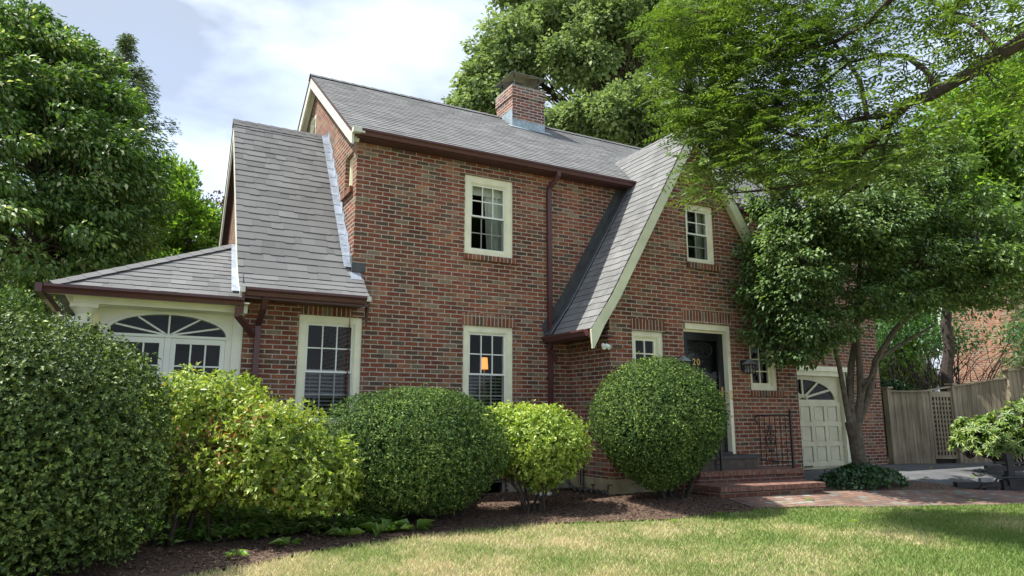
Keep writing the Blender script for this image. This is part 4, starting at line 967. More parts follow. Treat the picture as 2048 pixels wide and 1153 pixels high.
def branch_tubes(b, p0, p1, r0, r1_, seg=5, wob=.08, n=6, sag=0):
    p0, p1 = Vector(p0), Vector(p1); L_ = (p1-p0).length; pts = []; rr = []
    for i in range(seg+1):
        t = i/seg; q = p0.lerp(p1, t)
        if 0 < i < seg: q += Vector((random.uniform(-1, 1), random.uniform(-1, 1), random.uniform(-1, 1)))*wob*L_*.5
        q.z += sag*4*t*(1-t)*L_; pts.append(q); rr.append(r0+(r1_-r0)*t)
    b.tube(pts, rr, n, cap=False); return pts
def shrub_pts(n, c, r, p=2.3, bump=.05, depth=.16, freq=14, zlo=None, amp2=.03, tp=0):
    """points in the outer shell of a super-ellipsoid with a lumpy surface"""
    c = np.array(c, float); r = np.array(r, float); d = rdir(n)
    k = (np.abs(d/r)**p).sum(1)**(-1/p); S = c+d*k[:, None]
    lump = snoise(S+3, 2.6)*bump*.8 + (.5-np.abs(snoise(S, freq*.7)))*bump*1.1 + (.5-np.abs(snoise(S+5, freq*1.9)))*amp2*1.4
    t = RNG.random(n)**1.5*depth; st = RNG.random(n) < .010; t[st] = -RNG.uniform(.02, .09, st.sum())
    Q = c + d*(k+lump-t)[:, None]
    if tp: f_ = 1-tp*np.clip((c[2]-Q[:, 2])/r[2], 0, 1)**1.3; Q[:, :2] = c[:2]+(Q[:, :2]-c[:2])*f_[:, None]
    nn = (d*k[:, None])/r**2; nn = np.sign(nn)*np.abs(nn); nn /= np.linalg.norm(nn, axis=1, keepdims=True)
    if zlo is not None:
        keep = Q[:, 2] > zlo+.12*snoise(Q+9, 3)
        Q, nn = Q[keep], nn[keep]
    return Q, nn
def shrub(name, label, cat, blobs, n, ln, wd, mat, stems=None, bark=M_BARKD, outw=.9, jit=.8, group=None, depth=.16, bump=.05, up=.3, p=2.3, core=None, freq=14, amp2=.03, spray=0, tp=0):
    bl = blobs[0]; ex = bl[0]; gz = g(ex[0], ex[1]); o = empty(name, (ex[0], ex[1], gz), label, cat, group)
    Qs, Ns = [], []; area = [(b_[1][0]*b_[1][2]+b_[1][1]*b_[1][2]) for b_ in blobs]; tot = sum(area)
    for b_, a in zip(blobs, area):
        zlo = b_[2] if len(b_) > 2 else None
        Q, N_ = shrub_pts(int(n*a/tot), b_[0], b_[1], p, bump, depth, freq, zlo, amp2, tp); Qs.append(Q); Ns.append(N_)
    Q, N_ = np.concatenate(Qs), np.concatenate(Ns)
    if spray:                                                    # leaves in small sprays about shared shoots
        m = len(Q)//spray; pm = RNG.permutation(len(Q))[:m]; Q0, N0 = Q[pm], N_[pm]; Q = np.repeat(Q0, spray, 0); N_ = np.repeat(N0, spray, 0)
        ax = N0+rdir(m)*.6+np.array([0, 0, .3]); ax /= np.linalg.norm(ax, axis=1, keepdims=True); ax = np.repeat(ax, spray, 0); rad = rdir(len(Q)); rad -= ax*(rad*ax).sum(1)[:, None]
        Dd = ax*.55+rad; Q = Q + ax*(RNG.random(len(Q))*ln*.8)[:, None]; Nn = ax+rdir(len(Q))*.3
    else:
        Dd = N_*outw + rdir(len(Q))*jit + np.array([0, 0, up]); Nn = N_ + rdir(len(Q))*.7 + np.array([0, 0, .5])
    L_ = ln*(.45+1.1*RNG.random(len(Q))**1.3); W_ = L_*wd/ln
    for b_, a in zip(blobs, area):                               # coarser, older leaves deeper in
        q2, n2_ = shrub_pts(int(n*.10*a/tot), b_[0], [x*.80 for x in b_[1]], p, .03, .22, 8, b_[2] if len(b_) > 2 else None, .02, tp)
        l2 = np.full(len(q2), ln*2.4)*RNG.uniform(.7, 1.2, len(q2)); Q = np.concatenate([Q, q2]); Dd = np.concatenate([Dd, rdir(len(q2))+n2_*.3]); Nn = np.concatenate([Nn, n2_+rdir(len(q2))*.5]); L_ = np.concatenate([L_, l2]); W_ = np.concatenate([W_, l2*.6])
    leaf_mesh('foliage', Q, Dd, Nn, L_, W_, mat, o)
    b = MB()
    for s_ in (stems or []):
        (p0, p1, r0) = s_; pts = branch_tubes(b, p0, p1, r0, r0*.5, 6, .10, 6)
        for k in range(5):
            q = pts[3+k % 3]; e = Vector(p1)+Vector((random.gauss(0, 1), random.gauss(0, 1), random.gauss(0, .5)))*.28; branch_tubes(b, q, e, r0*.4, r0*.15, 4, .15, 4)
    if core:                                                     # inner twigs
        for b_ in blobs:
            c, r = Vector(b_[0]), b_[1]
            for k in range(core):
                d = Vector(rdir(1)[0]); e = c+Vector((d.x*r[0], d.y*r[1], abs(d.z)*r[2] if k % 3 else d.z*r[2]*.7))*.9
                if len(b_) > 2 and e.z < b_[2]: continue
                branch_tubes(b, (c.x+random.uniform(-.15, .15)*r[0], c.y, max(c.z-r[2]*.7, gz+.1)), e, .012, .004, 4, .12, 4)
    if b.f: b.build('branches', bark, o)
    return o

L_YEW = leaf_mat('yew_leaf', [(0, (.024, .056, .018)), (.45, (.062, .124, .034)), (.8, (.15, .245, .060)), (1, (.34, .44, .11))], .65, .14, spec=.22)
L_YEWT = L_YEW
L_BOX = leaf_mat('boxwood_leaf', [(0, (.026, .052, .014)), (.5, (.066, .116, .028)), (.85, (.15, .225, .055)), (1, (.28, .37, .10))], .5, .12, spec=.3)
L_AZ = leaf_mat('azalea_leaf', [(0, (.11, .17, .04)), (.4, (.23, .33, .06)), (.8, (.40, .48, .09)), (.95, (.50, .52, .14)), (1, (.40, .18, .08))], .4, .3)
L_AZ2 = leaf_mat('azalea_leaf_bright', [(0, (.13, .21, .04)), (.4, (.26, .38, .07)), (.8, (.43, .52, .10)), (1, (.56, .60, .17))], .4, .3)
L_MAPLE = leaf_mat('maple_leaf', [(0, (.11, .165, .065)), (.5, (.19, .27, .11)), (1, (.33, .41, .19))], .6, .32, (1.25, 1.3, .75), nscale=.5, spec=.25)
L_DOG = leaf_mat('dogwood_leaf', [(0, (.040, .085, .024)), (.5, (.080, .155, .038)), (.86, (.14, .24, .06)), (.95, (.22, .30, .10)), (.975, (.48, .52, .30)), (1, (.52, .56, .36))], .48, .3, nscale=1.0, spec=.42)
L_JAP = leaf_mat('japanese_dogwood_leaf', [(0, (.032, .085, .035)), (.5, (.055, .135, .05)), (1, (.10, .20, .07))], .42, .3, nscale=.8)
L_JAP2 = leaf_mat('layered_dogwood_leaf', [(0, (.055, .104, .040)), (.5, (.115, .192, .072)), (1, (.23, .33, .13))], .48, .30, nscale=.8, spec=.42)
L_LOC = leaf_mat('pinnate_leaf', [(0, (.045, .085, .022)), (.5, (.085, .145, .032)), (1, (.18, .26, .06))], .5, .30, nscale=.6)
L_LIGHT = leaf_mat('light_green_leaf', [(0, (.08, .16, .03)), (.5, (.16, .28, .05)), (1, (.28, .40, .09))], .45, .4, nscale=.8)
L_PINE = leaf_mat('hemlock_needle', [(0, (.07, .11, .06)), (.5, (.12, .18, .09)), (1, (.20, .27, .14))], .6, .15)
L_PURP = leaf_mat('purple_leaf', [(0, (.03, .012, .018)), (1, (.09, .04, .05))], .5, .3)
L_HOSTA = leaf_mat('broad_leaf', [(0, (.09, .18, .045)), (.6, (.19, .33, .08)), (1, (.36, .48, .18))], .4, .35)
L_IVY = leaf_mat('ivy_leaf', [(0, (.018, .05, .018)), (.6, (.035, .09, .03)), (1, (.08, .15, .06))], .35, .15)
L_RHO = leaf_mat('rhododendron_leaf', [(0, (.05, .11, .025)), (.5, (.12, .21, .04)), (1, (.26, .34, .08))], .35, .2)

def stems_at(c, n, spread, h, r, topspread):
    res = []
    for k in range(n):
        a = 2*math.pi*k/n+random.random(); x, y = c[0]+spread*math.cos(a), c[1]+spread*math.sin(a)
        res.append(((x, y, g(x, y)-.05), (c[0]+topspread*math.cos(a), c[1]+topspread*.7*math.sin(a), h+random.uniform(-.1, .2)), r*random.uniform(.7, 1.3)))
    return res

# big dark boxwood at the left
shrub('boxwood_shrub', 'huge rounded dark green boxwood in the left foreground in front of the sunroom', 'shrub',
      [((-3.84, -2.50, .84), (1.42, 1.12, 1.22), -.02), ((-4.9, -2.2, .82), (1.2, 1.2, 1.20), -.0)], 330000, .033, .020, L_BOX, stems=stems_at((-3.4, -2.3), 9, .35, .6, .022, .8), depth=.50, bump=.055, p=2.7, core=90, freq=13, amp2=.045, spray=5)
shrub('boxwood_shrub', 'bright green clipped shrub peeking above the big boxwood at the left edge', 'shrub', [((-4.2, .15, 1.95), (.62, .55, .75)), ((-4.4, .2, .9), (.7, .6, .9))], 30000, .040, .022, L_YEW, depth=.15, core=10)
# left azalea: back lobe, front lobe with bare legs
shrub('azalea_shrub', 'yellow green azalea with bare multi-stemmed base between the boxwood and the wide yew', 'azalea',
      [((-1.98, -1.50, 1.02), (.68, .60, .60), .15), ((-1.36, -2.00, .78), (.60, .56, .50), .36), ((-.92, -2.15, .56), (.42, .42, .40), .20), ((-1.95, -1.80, .62), (.42, .42, .40), .26), ((-.70, -2.05, .46), (.32, .36, .34), .12), ((-2.3, -1.5, .7), (.35, .4, .4), .2)], 62000, .052, .026, L_AZ, stems=stems_at((-2.28, -1.75), 9, .14, .8, .024, .5)+stems_at((-.55, -1.8), 5, .12, .6, .014, .35)+stems_at((-1.75, -1.8), 4, .12, .5, .013, .3),
      depth=.40, bump=.17, core=34, freq=9, amp2=.045, spray=4)
# wide yew
shrub('yew_shrub', 'wide domed green yew under the lower middle window', 'yew',
      [((.46, -1.60, .70), (1.22, .86, .82), .02)], 120000, .030, .011, L_YEW, stems=stems_at((.9, -1.3), 6, .25, .4, .03, .7), depth=.32, bump=.045, p=2.3, core=40, freq=14, amp2=.045, spray=5, tp=.42)
# right azalea
shrub('azalea_shrub', 'small bright yellow green azalea ball on thin stems left of the entrance gable', 'azalea',
      [((2.22, -1.75, .78), (.60, .52, .52), .18), ((1.86, -1.45, .88), (.42, .42, .42), .3)], 26000, .046, .023, L_AZ2, stems=stems_at((2.05, -1.75), 7, .12, .55, .020, .3), depth=.26, bump=.05, core=24, freq=10, amp2=.04, spray=4, tp=.35)
# ball yew
shrub('yew_shrub', 'large ball-shaped clipped yew beside the entrance steps', 'yew',
      [((4.00, -2.04, 1.08), (.955, .92, .90), .10)], 130000, .030, .011, L_YEW, stems=stems_at((4.35, -1.95), 7, .14, .5, .035, .5), depth=.30, bump=.032, p=2.05, core=40, freq=15, amp2=.045, spray=5, tp=.38)

# ---------------------------------------------------------------- trees
def tree(name, label, cat, base, r0, forks, blobs, mat, ln, wd, per, bark=M_BARK, group=None, flat=.55, droop=.3, trunk_top=None, cl=.55, limbs=True, twig=True, shell=.5):
    """blobs: (centre, radii, number of leaf clusters); cl: cluster radius; per: leaves in a cluster"""
    o = empty(name, base, label, cat, group); b = MB(); base = Vector(base)
    top = Vector(trunk_top) if trunk_top else base+Vector((0, 0, 3)); b_pts = branch_tubes(b, base-Vector((0, 0, .2)), top, r0, r0*.6, 8, .02, 10)
    C_, Rr = [], []
    for (c, r, k) in blobs:
        d = rdir(k); t = shell+(1-shell)*RNG.random(k); t = t[:, None]
        cc = np.array(c)+d*np.array(r)*t; C_.append(cc)
        if limbs:
            lp = branch_tubes(b, top, c, r0*.42, r0*.14, 7, .10, 7, .03)
            if twig:
                for q in cc[::3]: branch_tubes(b, random.choice(lp[3:]), q, r0*.12, .012, 5, .12, 4)
    C_ = np.concatenate(C_); m = len(C_); cs = cl*RNG.uniform(.6, 1.35, m)
    Q = np.repeat(C_, per, 0); s = np.repeat(cs, per)[:, None]; d = rdir(len(Q)); rr = RNG.random(len(Q))[:, None]**.45
    d2 = d.copy(); d2[:, 2] *= flat; Q = Q+d2*rr*s
    cen = np.array(base); outw = Q-np.array([cen[0], cen[1], Q[:, 2].mean()]); outw /= np.linalg.norm(outw, axis=1, keepdims=True)
    Dd = d*.7+outw*.5+rdir(len(Q))*.6-np.array([0, 0, droop]); Nn = np.array([0, 0, 1.])+rdir(len(Q))*.75+d*.35
    L_ = ln*RNG.uniform(.6, 1.3, len(Q)); leaf_mesh('crown', Q, Dd, Nn, L_, L_*wd/ln, mat, o, curl=.12)
    b.build('trunk', bark, o, smooth_=True); return o
def vb(px, py, d, rx, ry, rz, k): c = AT(px, py, d); return (tuple(c), (rx, ry, rz), k)

# kousa dogwood, left
tree('dogwood_tree', 'big leafy dogwood with scattered pale flowers filling the upper left corner', 'tree', (-6.1, 2.2, g(-6, 2)), .16, None,
     [vb(100, 320, 14, 1.7, 1.9, 1.5, 120), vb(200, 390, 13.6, .95, 1.3, 1.3, 85), vb(30, 190, 14.5, 1.3, 1.7, 1.0, 60), vb(180, 220, 14.2, .8, 1.0, .6, 36), vb(60, 470, 13.5, 1.6, 1.6, 1.0, 70), vb(60, 110, 14.6, 1.1, 1.3, .75, 56), vb(-10, 60, 15, 1.0, 1.2, .8, 44), vb(175, 160, 14.6, .7, .9, .5, 26), vb(215, 520, 14.0, .7, .9, .5, 26), vb(-150, 300, 14, 1.8, 2, 2.2, 60)],
     L_DOG, .095, .050, 165, bark=M_BARKD, trunk_top=tuple(AT(110, 560, 14.2)), cl=.38, flat=.40, droop=.45)
# hemlock behind it
def conifer(name, label, base, h, r, n, mat, seed=1):
    rr = random.Random(seed); base = Vector(base); o = empty(name, base, label, 'tree'); b = MB(); b.tube([base, base+Vector((0, 0, h*.5)), base+Vector((0, 0, h))], [.22, .12, .02], 8)
    P, D = [], []
    for k in range(n):
        t = rr.random()**1.15; z = h*(.15+.85*t); rad = r*(1-t)**.95+.06; a = rr.random()*6.283; L_ = rad*rr.uniform(.7, 1.15); u = Vector((math.cos(a), math.sin(a), 0)); p0 = base+Vector((0, 0, z)); p1 = p0+u*L_+Vector((0, 0, .25*L_-.25*L_*L_/max(r, .1)))
        b.tube([p0, p1], [.025, .006], 4, cap=False); sd_ = Vector((-u.y, u.x, 0))
        m = int(26*L_)+8
        for j in range(m):
            s = rr.random(); q = p0.lerp(p1, .15+.85*s); w_ = (1-s)*.38*L_+.08; q += sd_*rr.uniform(-1, 1)*w_+Vector((0, 0, rr.uniform(-.12, .05)))
            for _ in range(5): P.append(q+Vector((rr.gauss(0, .05), rr.gauss(0, .05), rr.gauss(0, .04)))); D.append(u*.8+sd_*rr.uniform(-1, 1)+Vector((0, 0, rr.uniform(-.6, .1))))
    P, D = np.array(P), np.array(D); n_ = len(P); L_ = .11*RNG.uniform(.6, 1.3, n_)
    leaf_mesh('crown', P, D, np.array([0, 0, 1.])+rdir(n_)*.5, L_, L_*.22, mat, o); b.build('trunk', M_BARKD, o)
hb = AT(205, 560, 21)
conifer('hemlock_tree', 'feathery dark hemlock rising above the dogwood in the upper left', (hb.x, hb.y, -.2), 12.0, 4.2, 300, L_PINE, 3)
tree('leafy_tree', 'light green young tree between the dogwood and the sunroom roof', 'tree', tuple(AT(400, 700, 19))[:2]+(-.2,), .10, None,
     [vb(345, 430, 19, .8, 1.0, .8, 50), vb(395, 480, 19, .9, 1.0, .6, 50), vb(380, 560, 19, 1.5, 1.2, .8, 70), vb(368, 365, 19.2, .25, .4, .45, 12), vb(425, 440, 18.8, .2, .3, .35, 8), vb(335, 350, 19.2, .25, .4, .45, 10), vb(250, 540, 19.5, 1.6, 1.2, 1.0, 50)],
     L_LIGHT, .15, .07, 70, trunk_top=tuple(AT(380, 600, 19)), cl=.28, flat=.8, droop=-.1)
tree('purple_tree', 'dark purple-leaved tree top just left of the steep side roof', 'tree', tuple(AT(450, 700, 27))[:2]+(-.2,), .12, None,
     [vb(452, 440, 27, 1.0, 1.0, 1.0, 24), vb(430, 520, 27, 1.4, 1.2, 1.2, 20)], L_PURP, .14, .08, 90, bark=M_BARKD, trunk_top=tuple(AT(450, 600, 27)), cl=.45)
# dark understory behind the sunroom
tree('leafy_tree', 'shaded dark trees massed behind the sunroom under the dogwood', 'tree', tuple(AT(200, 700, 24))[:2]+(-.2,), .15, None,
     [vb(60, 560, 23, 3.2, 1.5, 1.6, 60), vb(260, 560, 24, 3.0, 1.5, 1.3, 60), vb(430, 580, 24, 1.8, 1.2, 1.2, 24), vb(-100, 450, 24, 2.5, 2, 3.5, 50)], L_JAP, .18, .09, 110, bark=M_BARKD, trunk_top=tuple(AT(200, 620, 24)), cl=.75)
# maples behind the roof
tree('maple_tree', 'tall maple rising behind the chimney with an open crown', 'tree', tuple(AT(1250, 760, 30))[:2]+(0,), .38, None,
     [vb(1010, 120, 29, 1.9, 2.2, 1.9, 150), vb(1110, 60, 30, 2.2, 2.4, 1.8, 160), vb(1000, 210, 28, 1.8, 1.8, 1.1, 90), vb(1210, 130, 31, 2.3, 2.4, 1.8, 150), vb(1160, -60, 31, 2.6, 2.4, 1.8, 110), vb(950, 180, 28.5, .9, 1.2, 1.0, 50), vb(1290, 30, 30, 2.4, 2.4, 2.4, 130), vb(1030, -20, 30, 1.2, 1.3, .9, 50), vb(930, 225, 28.0, .8, 1.0, .5, 24), vb(1160, 120, 27.5, 1.6, 1.2, 1.3, 80), vb(1230, 40, 28, 1.6, 1.2, 1.3, 70)],
     L_MAPLE, .22, .16, 70, bark=M_BARKD, trunk_top=tuple(AT(1240, 330, 30)), cl=.50, flat=.8, shell=.25)
tree('maple_tree', 'lower maple with fresh green foliage just right of the chimney', 'tree', tuple(AT(1250, 760, 25))[:2]+(0,), .25, None,
     [vb(1180, 250, 25, 1.2, 1.6, .9, 80), vb(1260, 220, 25.5, 1.4, 1.6, 1.0, 90), vb(1330, 270, 26, 1.6, 1.6, 1.2, 80), vb(1110, 250, 25.5, .8, 1.0, .6, 30)],
     L_MAPLE, .19, .14, 80, bark=M_BARKD, trunk_top=tuple(AT(1280, 380, 25.5)), cl=.42, flat=.8)
tree('maple_tree', 'tall maple behind the entrance gable seen through the hanging branches', 'tree', tuple(AT(1450, 760, 33))[:2]+(0,), .38, None,
     [vb(1380, 120, 33, 2.4, 2.4, 2.6, 60), vb(1430, 280, 33, 2.6, 2.4, 1.8, 50), vb(1400, -20, 33, 2.4, 2.4, 2.0, 36)],
     L_MAPLE, .23, .17, 110, bark=M_BARKD, trunk_top=tuple(AT(1430, 380, 33)), cl=.8, flat=.75)
# trees at the right edge
tree('oak_tree', 'tall broad green tree at the right edge beyond the fence', 'tree', tuple(AT(2050, 760, 34))[:2]+(0,), .4, None,
     [vb(1960, 270, 34, 3.0, 2.6, 2.4, 80), vb(2080, 330, 34, 2.6, 2.6, 3.2, 70), vb(1900, 380, 34, 2.6, 2.4, 2.2, 60), vb(2040, 470, 33, 2.8, 2, 2.4, 50), vb(2120, 180, 35, 3.2, 2.5, 3.0, 50), vb(1790, 470, 36, 2.6, 2, 2.4, 50)],
     L_LIGHT, .26, .17, 110, bark=M_BARKD, trunk_top=tuple(AT(2040, 560, 34)), cl=.85, flat=.75)
conifer('hemlock_tree', 'dense blue green evergreen at the right edge above the fence', tuple(AT(2120, 800, 27))[:2]+(0,), 8.5, 1.6, 300, L_PINE, 8)
tree('leafy_tree', 'bright sunlit trees seen low through the gap between the garage and the neighbouring wall', 'tree', tuple(AT(1800, 800, 42))[:2]+(0,), .2, None,
     [vb(1800, 640, 42, 3.6, 2, 2.2, 60), vb(1900, 560, 42, 3.6, 2, 2.6, 50), vb(1700, 560, 42, 2.6, 2, 2.6, 40), vb(1780, 745, 40, 3.2, 1.5, 1.0, 40)], L_LIGHT, .30, .2, 90, trunk_top=tuple(AT(1800, 700, 42)), cl=.9)

# three-stemmed dogwood in front of the garage
TB = Vector((8.62, -1.92, .03)); o = empty('dogwood_tree', TB, 'three-stemmed dogwood with layered dark foliage standing in ivy in front of the garage', 'tree')
b = MB()
F = AT(1706, 845, 13.75)
b.tube([TB-Vector((0, 0, .2)), TB+Vector((0, 0, .02)), TB.lerp(F, .35)+Vector((-.02, 0, 0)), TB.lerp(F, .75), F], [.165, .135, .118, .12, .135], 14, cap=False)
s1 = [F+Vector((-.08, 0, -.06)), AT(1689, 790, 13.7), AT(1679, 735, 13.65), AT(1668, 690, 13.6), AT(1620, 600, 13.3), AT(1590, 500, 13.0)]
s2 = [F+Vector((-.02, 0, -.08)), AT(1700, 800, 13.8), AT(1702, 735, 13.85), AT(1714, 660, 13.9), AT(1720, 520, 14.0), AT(1700, 400, 14.0)]
s3 = [F+Vector((.08, 0, -.08)), AT(1722, 790, 13.8), AT(1719, 725, 13.75), AT(1712, 650, 13.6), AT(1745, 520, 13.4), AT(1780, 400, 13.2)]
s4 = [F+Vector((.10, 0, -.05)), AT(1737, 795, 13.9), AT(1752, 720, 14.0), AT(1790, 660, 14.1), AT(1860, 590, 14.1), AT(1960, 480, 14.2)]
for s_, r_ in ((s1, .055), (s2, .078), (s3, .074), (s4, .074)): b.tube(s_, [r_, r_*.85, r_*.75, r_*.65, r_*.45, r_*.25], 9, cap=False)
b.tube([s4[2], AT(1800, 690, 14.2), AT(1870, 650, 14.3)], [.05, .035, .015], 6); b.tube([s3[1], AT(1745, 745, 13.6), AT(1765, 700, 13.5)], [.04, .03, .02], 6)
blobs = [vb(1545, 470, 12.9, .75, .7, .85, 80), vb(1590, 370, 13.1, .90, .8, .75, 80), vb(1545, 590, 12.7, .62, .6, .55, 52), vb(1620, 650, 12.8, .85, .6, .45, 60), vb(1700, 480, 13.2, .9, .8, .9, 90), vb(1700, 320, 13.6, 1.0, .9, .7, 80), vb(1600, 540, 12.5, .8, .6, .8, 70), vb(1660, 420, 12.7, .9, .5, .8, 70), vb(1780, 450, 12.9, .9, .5, .9, 70),
         vb(1820, 370, 13.8, 1.0, .9, .85, 84), vb(1840, 520, 13.9, 1.1, .9, .8, 90), vb(1930, 460, 14.2, 1.0, .9, .9, 76), vb(1780, 590, 13.4, .9, .8, .45, 60), vb(1930, 580, 14.2, .9, .8, .4, 44), vb(2030, 520, 14.4, .9, .9, .7, 44), vb(1545, 675, 12.6, .42, .4, .25, 18), vb(1880, 320, 14.2, .6, .7, .5, 30), vb(1590, 715, 12.7, .45, .35, .12, 12)]
C_ = []
for (c, r, k) in blobs:
    d = rdir(k); C_.append(np.array(c)+d*np.array(r)*(.45+.55*RNG.random(k))[:, None])
    src = min([p for s_ in (s1, s2, s3, s4) for p in s_[3:]], key=lambda p: (p-Vector(c)).length)
    lp = branch_tubes(b, src, c, .035, .02, 5, .12, 5)
    for q in C_[-1][::3]: branch_tubes(b, lp[-2], q, .014, .005, 4, .12, 4)
C_ = np.concatenate(C_); per = 76; m = len(C_); Q = np.repeat(C_, per, 0); d = rdir(len(Q)); s = np.repeat(RNG.uniform(.16, .34, m), per)[:, None]; rr = RNG.random(len(Q))[:, None]**.5; d[:, 2] *= .5; Q = Q+d*rr*s
ax = np.array([8.6, -1.9]); ow = Q.copy(); ow[:, :2] -= ax; ow[:, 2] = 0; ow /= np.linalg.norm(ow, axis=1, keepdims=True)
keep = (Q[:, 1] < -.15) & ((Q[:, 1] < PY-.12) | (Q[:, 0] > 8.1)) | (Q[:, 0] > 12.3); Q, d, ow = Q[keep], d[keep], ow[keep]
Dd = d*.8+ow*.6+rdir(len(Q))*.6-np.array([0, 0, .55]); Nn = np.array([0, 0, 1.])+rdir(len(Q))*.6+ow*.3; L_ = .084*RNG.uniform(.6, 1.3, len(Q))
leaf_mesh('crown', Q, Dd, Nn, L_, L_*.55, L_JAP2, o); b.build('trunk', M_BARK, o, smooth_=True)

# overhanging tree, upper right, with pinnate leaves
tp = Vector((7.3, -6.2, g(7.3, -6.2))); o = empty('locust_tree', tp, 'locust tree whose long drooping branches with feathery leaves hang over the upper right', 'tree')
b = MB(); TT = Vector((7.2, -6.1, 4.6)); branch_tubes(b, tp-Vector((0, 0, .2)), TT, .24, .17, 8, .01, 12)
def px_line(pts, r0, r1_):
    P = [AT(*p) for p in pts]; n = len(P); b.tube(P, [r0+(r1_-r0)*i/(n-1) for i in range(n)], 8, cap=False); return P
LM = [px_line([(2180, 20, 8.0), (2048, 80, 8.0), (1960, 135, 8.05), (1860, 192, 8.1), (1815, 205, 8.2), (1785, 240, 8.3), (1740, 292, 8.5), (1690, 335, 8.7), (1620, 368, 8.9), (1540, 380, 9.1), (1470, 386, 9.2)], .085, .012),
      px_line([(1815, 205, 8.2), (1790, 228, 8.2), (1735, 235, 8.4), (1690, 245, 8.6), (1640, 285, 8.8), (1590, 305, 9.0), (1540, 300, 9.2), (1450, 325, 9.3), (1400, 300, 9.4)], .04, .008),
      px_line([(1875, 180, 8.1), (1850, 140, 8.2), (1810, 112, 8.4), (1760, 110, 8.5), (1700, 125, 8.7), (1640, 170, 8.9), (1560, 205, 9.1)], .035, .008),
      px_line([(1850, -60, 8.0), (1780, 0, 8.1), (1740, 45, 8.3), (1690, 75, 8.5), (1640, 95, 8.7), (1560, 110, 9.0), (1460, 150, 9.3), (1380, 190, 9.5)], .04, .008),
      px_line([(1735, 235, 8.4), (1720, 160, 8.6), (1650, 60, 8.8), (1560, 20, 9.0), (1450, 30, 9.3), (1340, 20, 9.6)], .03, .006),
      px_line([(2000, 110, 8.0), (1960, 60, 8.1), (1900, 20, 8.3), (1820, -20, 8.5)], .03, .01), px_line([(1785, 240, 8.3), (1760, 330, 8.6), (1700, 380, 8.8), (1640, 430, 9.0)], .02, .006),
      px_line([(1640, 285, 8.8), (1500, 250, 9.2), (1400, 230, 9.5), (1340, 260, 9.6)], .018, .005), px_line([(2180, -60, 7.4), (2100, -150, 7.5), (1900, -200, 7.6), (1700, -180, 8.0), (1500, -120, 8.6), (1350, -80, 9.0)], .05, .01)]
b.tube([TT, AT(2300, -40, 8.0), LM[0][0]], [.15, .10, .085], 8, cap=False); b.tube([TT, AT(2300, -150, 7.6), LM[8][0]], [.1, .08, .05], 8, cap=False)
# leaf zones (px, py, distance, radii in px, number of compound leaves)
Z = [(1420, 60, 9.4, 110, 80, 330), (1520, 60, 9.2, 120, 80, 340), (1420, 170, 9.4, 95, 90, 300), (1560, 150, 9.0, 130, 90, 420), (1480, 240, 9.2, 110, 60, 280), (1390, 240, 9.5, 60, 60, 90), (1600, 230, 8.9, 90, 60, 120), (1340, 60, 9.6, 60, 70, 70), (1660, 60, 8.8, 110, 70, 170),
     (1760, 150, 8.5, 110, 70, 66), (1720, 230, 8.6, 90, 50, 62), (1840, 90, 8.4, 120, 90, 84), (1960, 50, 8.2, 100, 70, 70), (1980, 150, 8.1, 90, 40, 34), (1860, 225, 8.2, 80, 30, 40), (1480, 320, 9.2, 100, 40, 130), (1600, 320, 8.9, 110, 40, 120), (1420, 340, 9.3, 60, 35, 55), (1430, 385, 9.0, 60, 22, 36),
     (1740, 310, 8.6, 90, 40, 100), (1680, 350, 8.8, 70, 30, 55), (1830, 290, 8.5, 60, 30, 40), (1900, 10, 8.3, 160, 60, 110), (1620, 0, 8.8, 200, 50, 150), (2040, 230, 8.1, 40, 40, 30), (1330, 160, 9.6, 30, 60, 26), (1560, -90, 8.9, 240, 60, 90), (1900, -90, 8.3, 240, 60, 70)]
allp = [p for l_ in LM for p in l_[2:]]; P, D, N_, LL = [], [], [], []
tw = MB()
for (zx, zy, dd, rx, ry, k) in Z:
    for _ in range(k):
        while True:
            u, v = random.uniform(-1, 1), random.uniform(-1, 1)
            if u*u+v*v < 1: break
        c = AT(zx+u*rx, zy+v*ry, dd+random.uniform(-.7, .7))
        a = random.uniform(0, 6.283); ax_ = Vector((math.cos(a)-.5, math.sin(a)-.1, random.uniform(-.7, .15))).normalized(); L0 = random.uniform(.24, .42); sd_ = ax_.cross(Vector((random.gauss(0, .3), random.gauss(0, .3), 1))).normalized(); up_ = sd_.cross(ax_); prv = c
        np_ = 7
        for j in range(np_):
            t = (j+1)/np_; q = c+ax_*L0*t-Vector((0, 0, .12*L0*t*t)); l_ = .078*(1-.3*abs(t-.5))*random.uniform(.85, 1.15)
            for s_ in (-1, 1): P.append(q); D.append(ax_*.45+sd_*s_); N_.append(up_+Vector((random.gauss(0, .2),)*3)); LL.append(l_)
        P.append(q); D.append(ax_); N_.append(up_); LL.append(.07)
        if random.random() < .16:
            s0 = min(allp, key=lambda p: (p-c).length); branch_tubes(tw, s0, c, .008, .003, 4, .10, 4)
P, D, N_, LL = map(np.array, (P, D, N_, LL)); leaf_mesh('crown', P, D, N_, LL, LL*.36, L_LOC, o, curl=.08)
b.build('trunk', M_BARKD, o, smooth_=True); tw.build('twigs', M_BARKD, o)

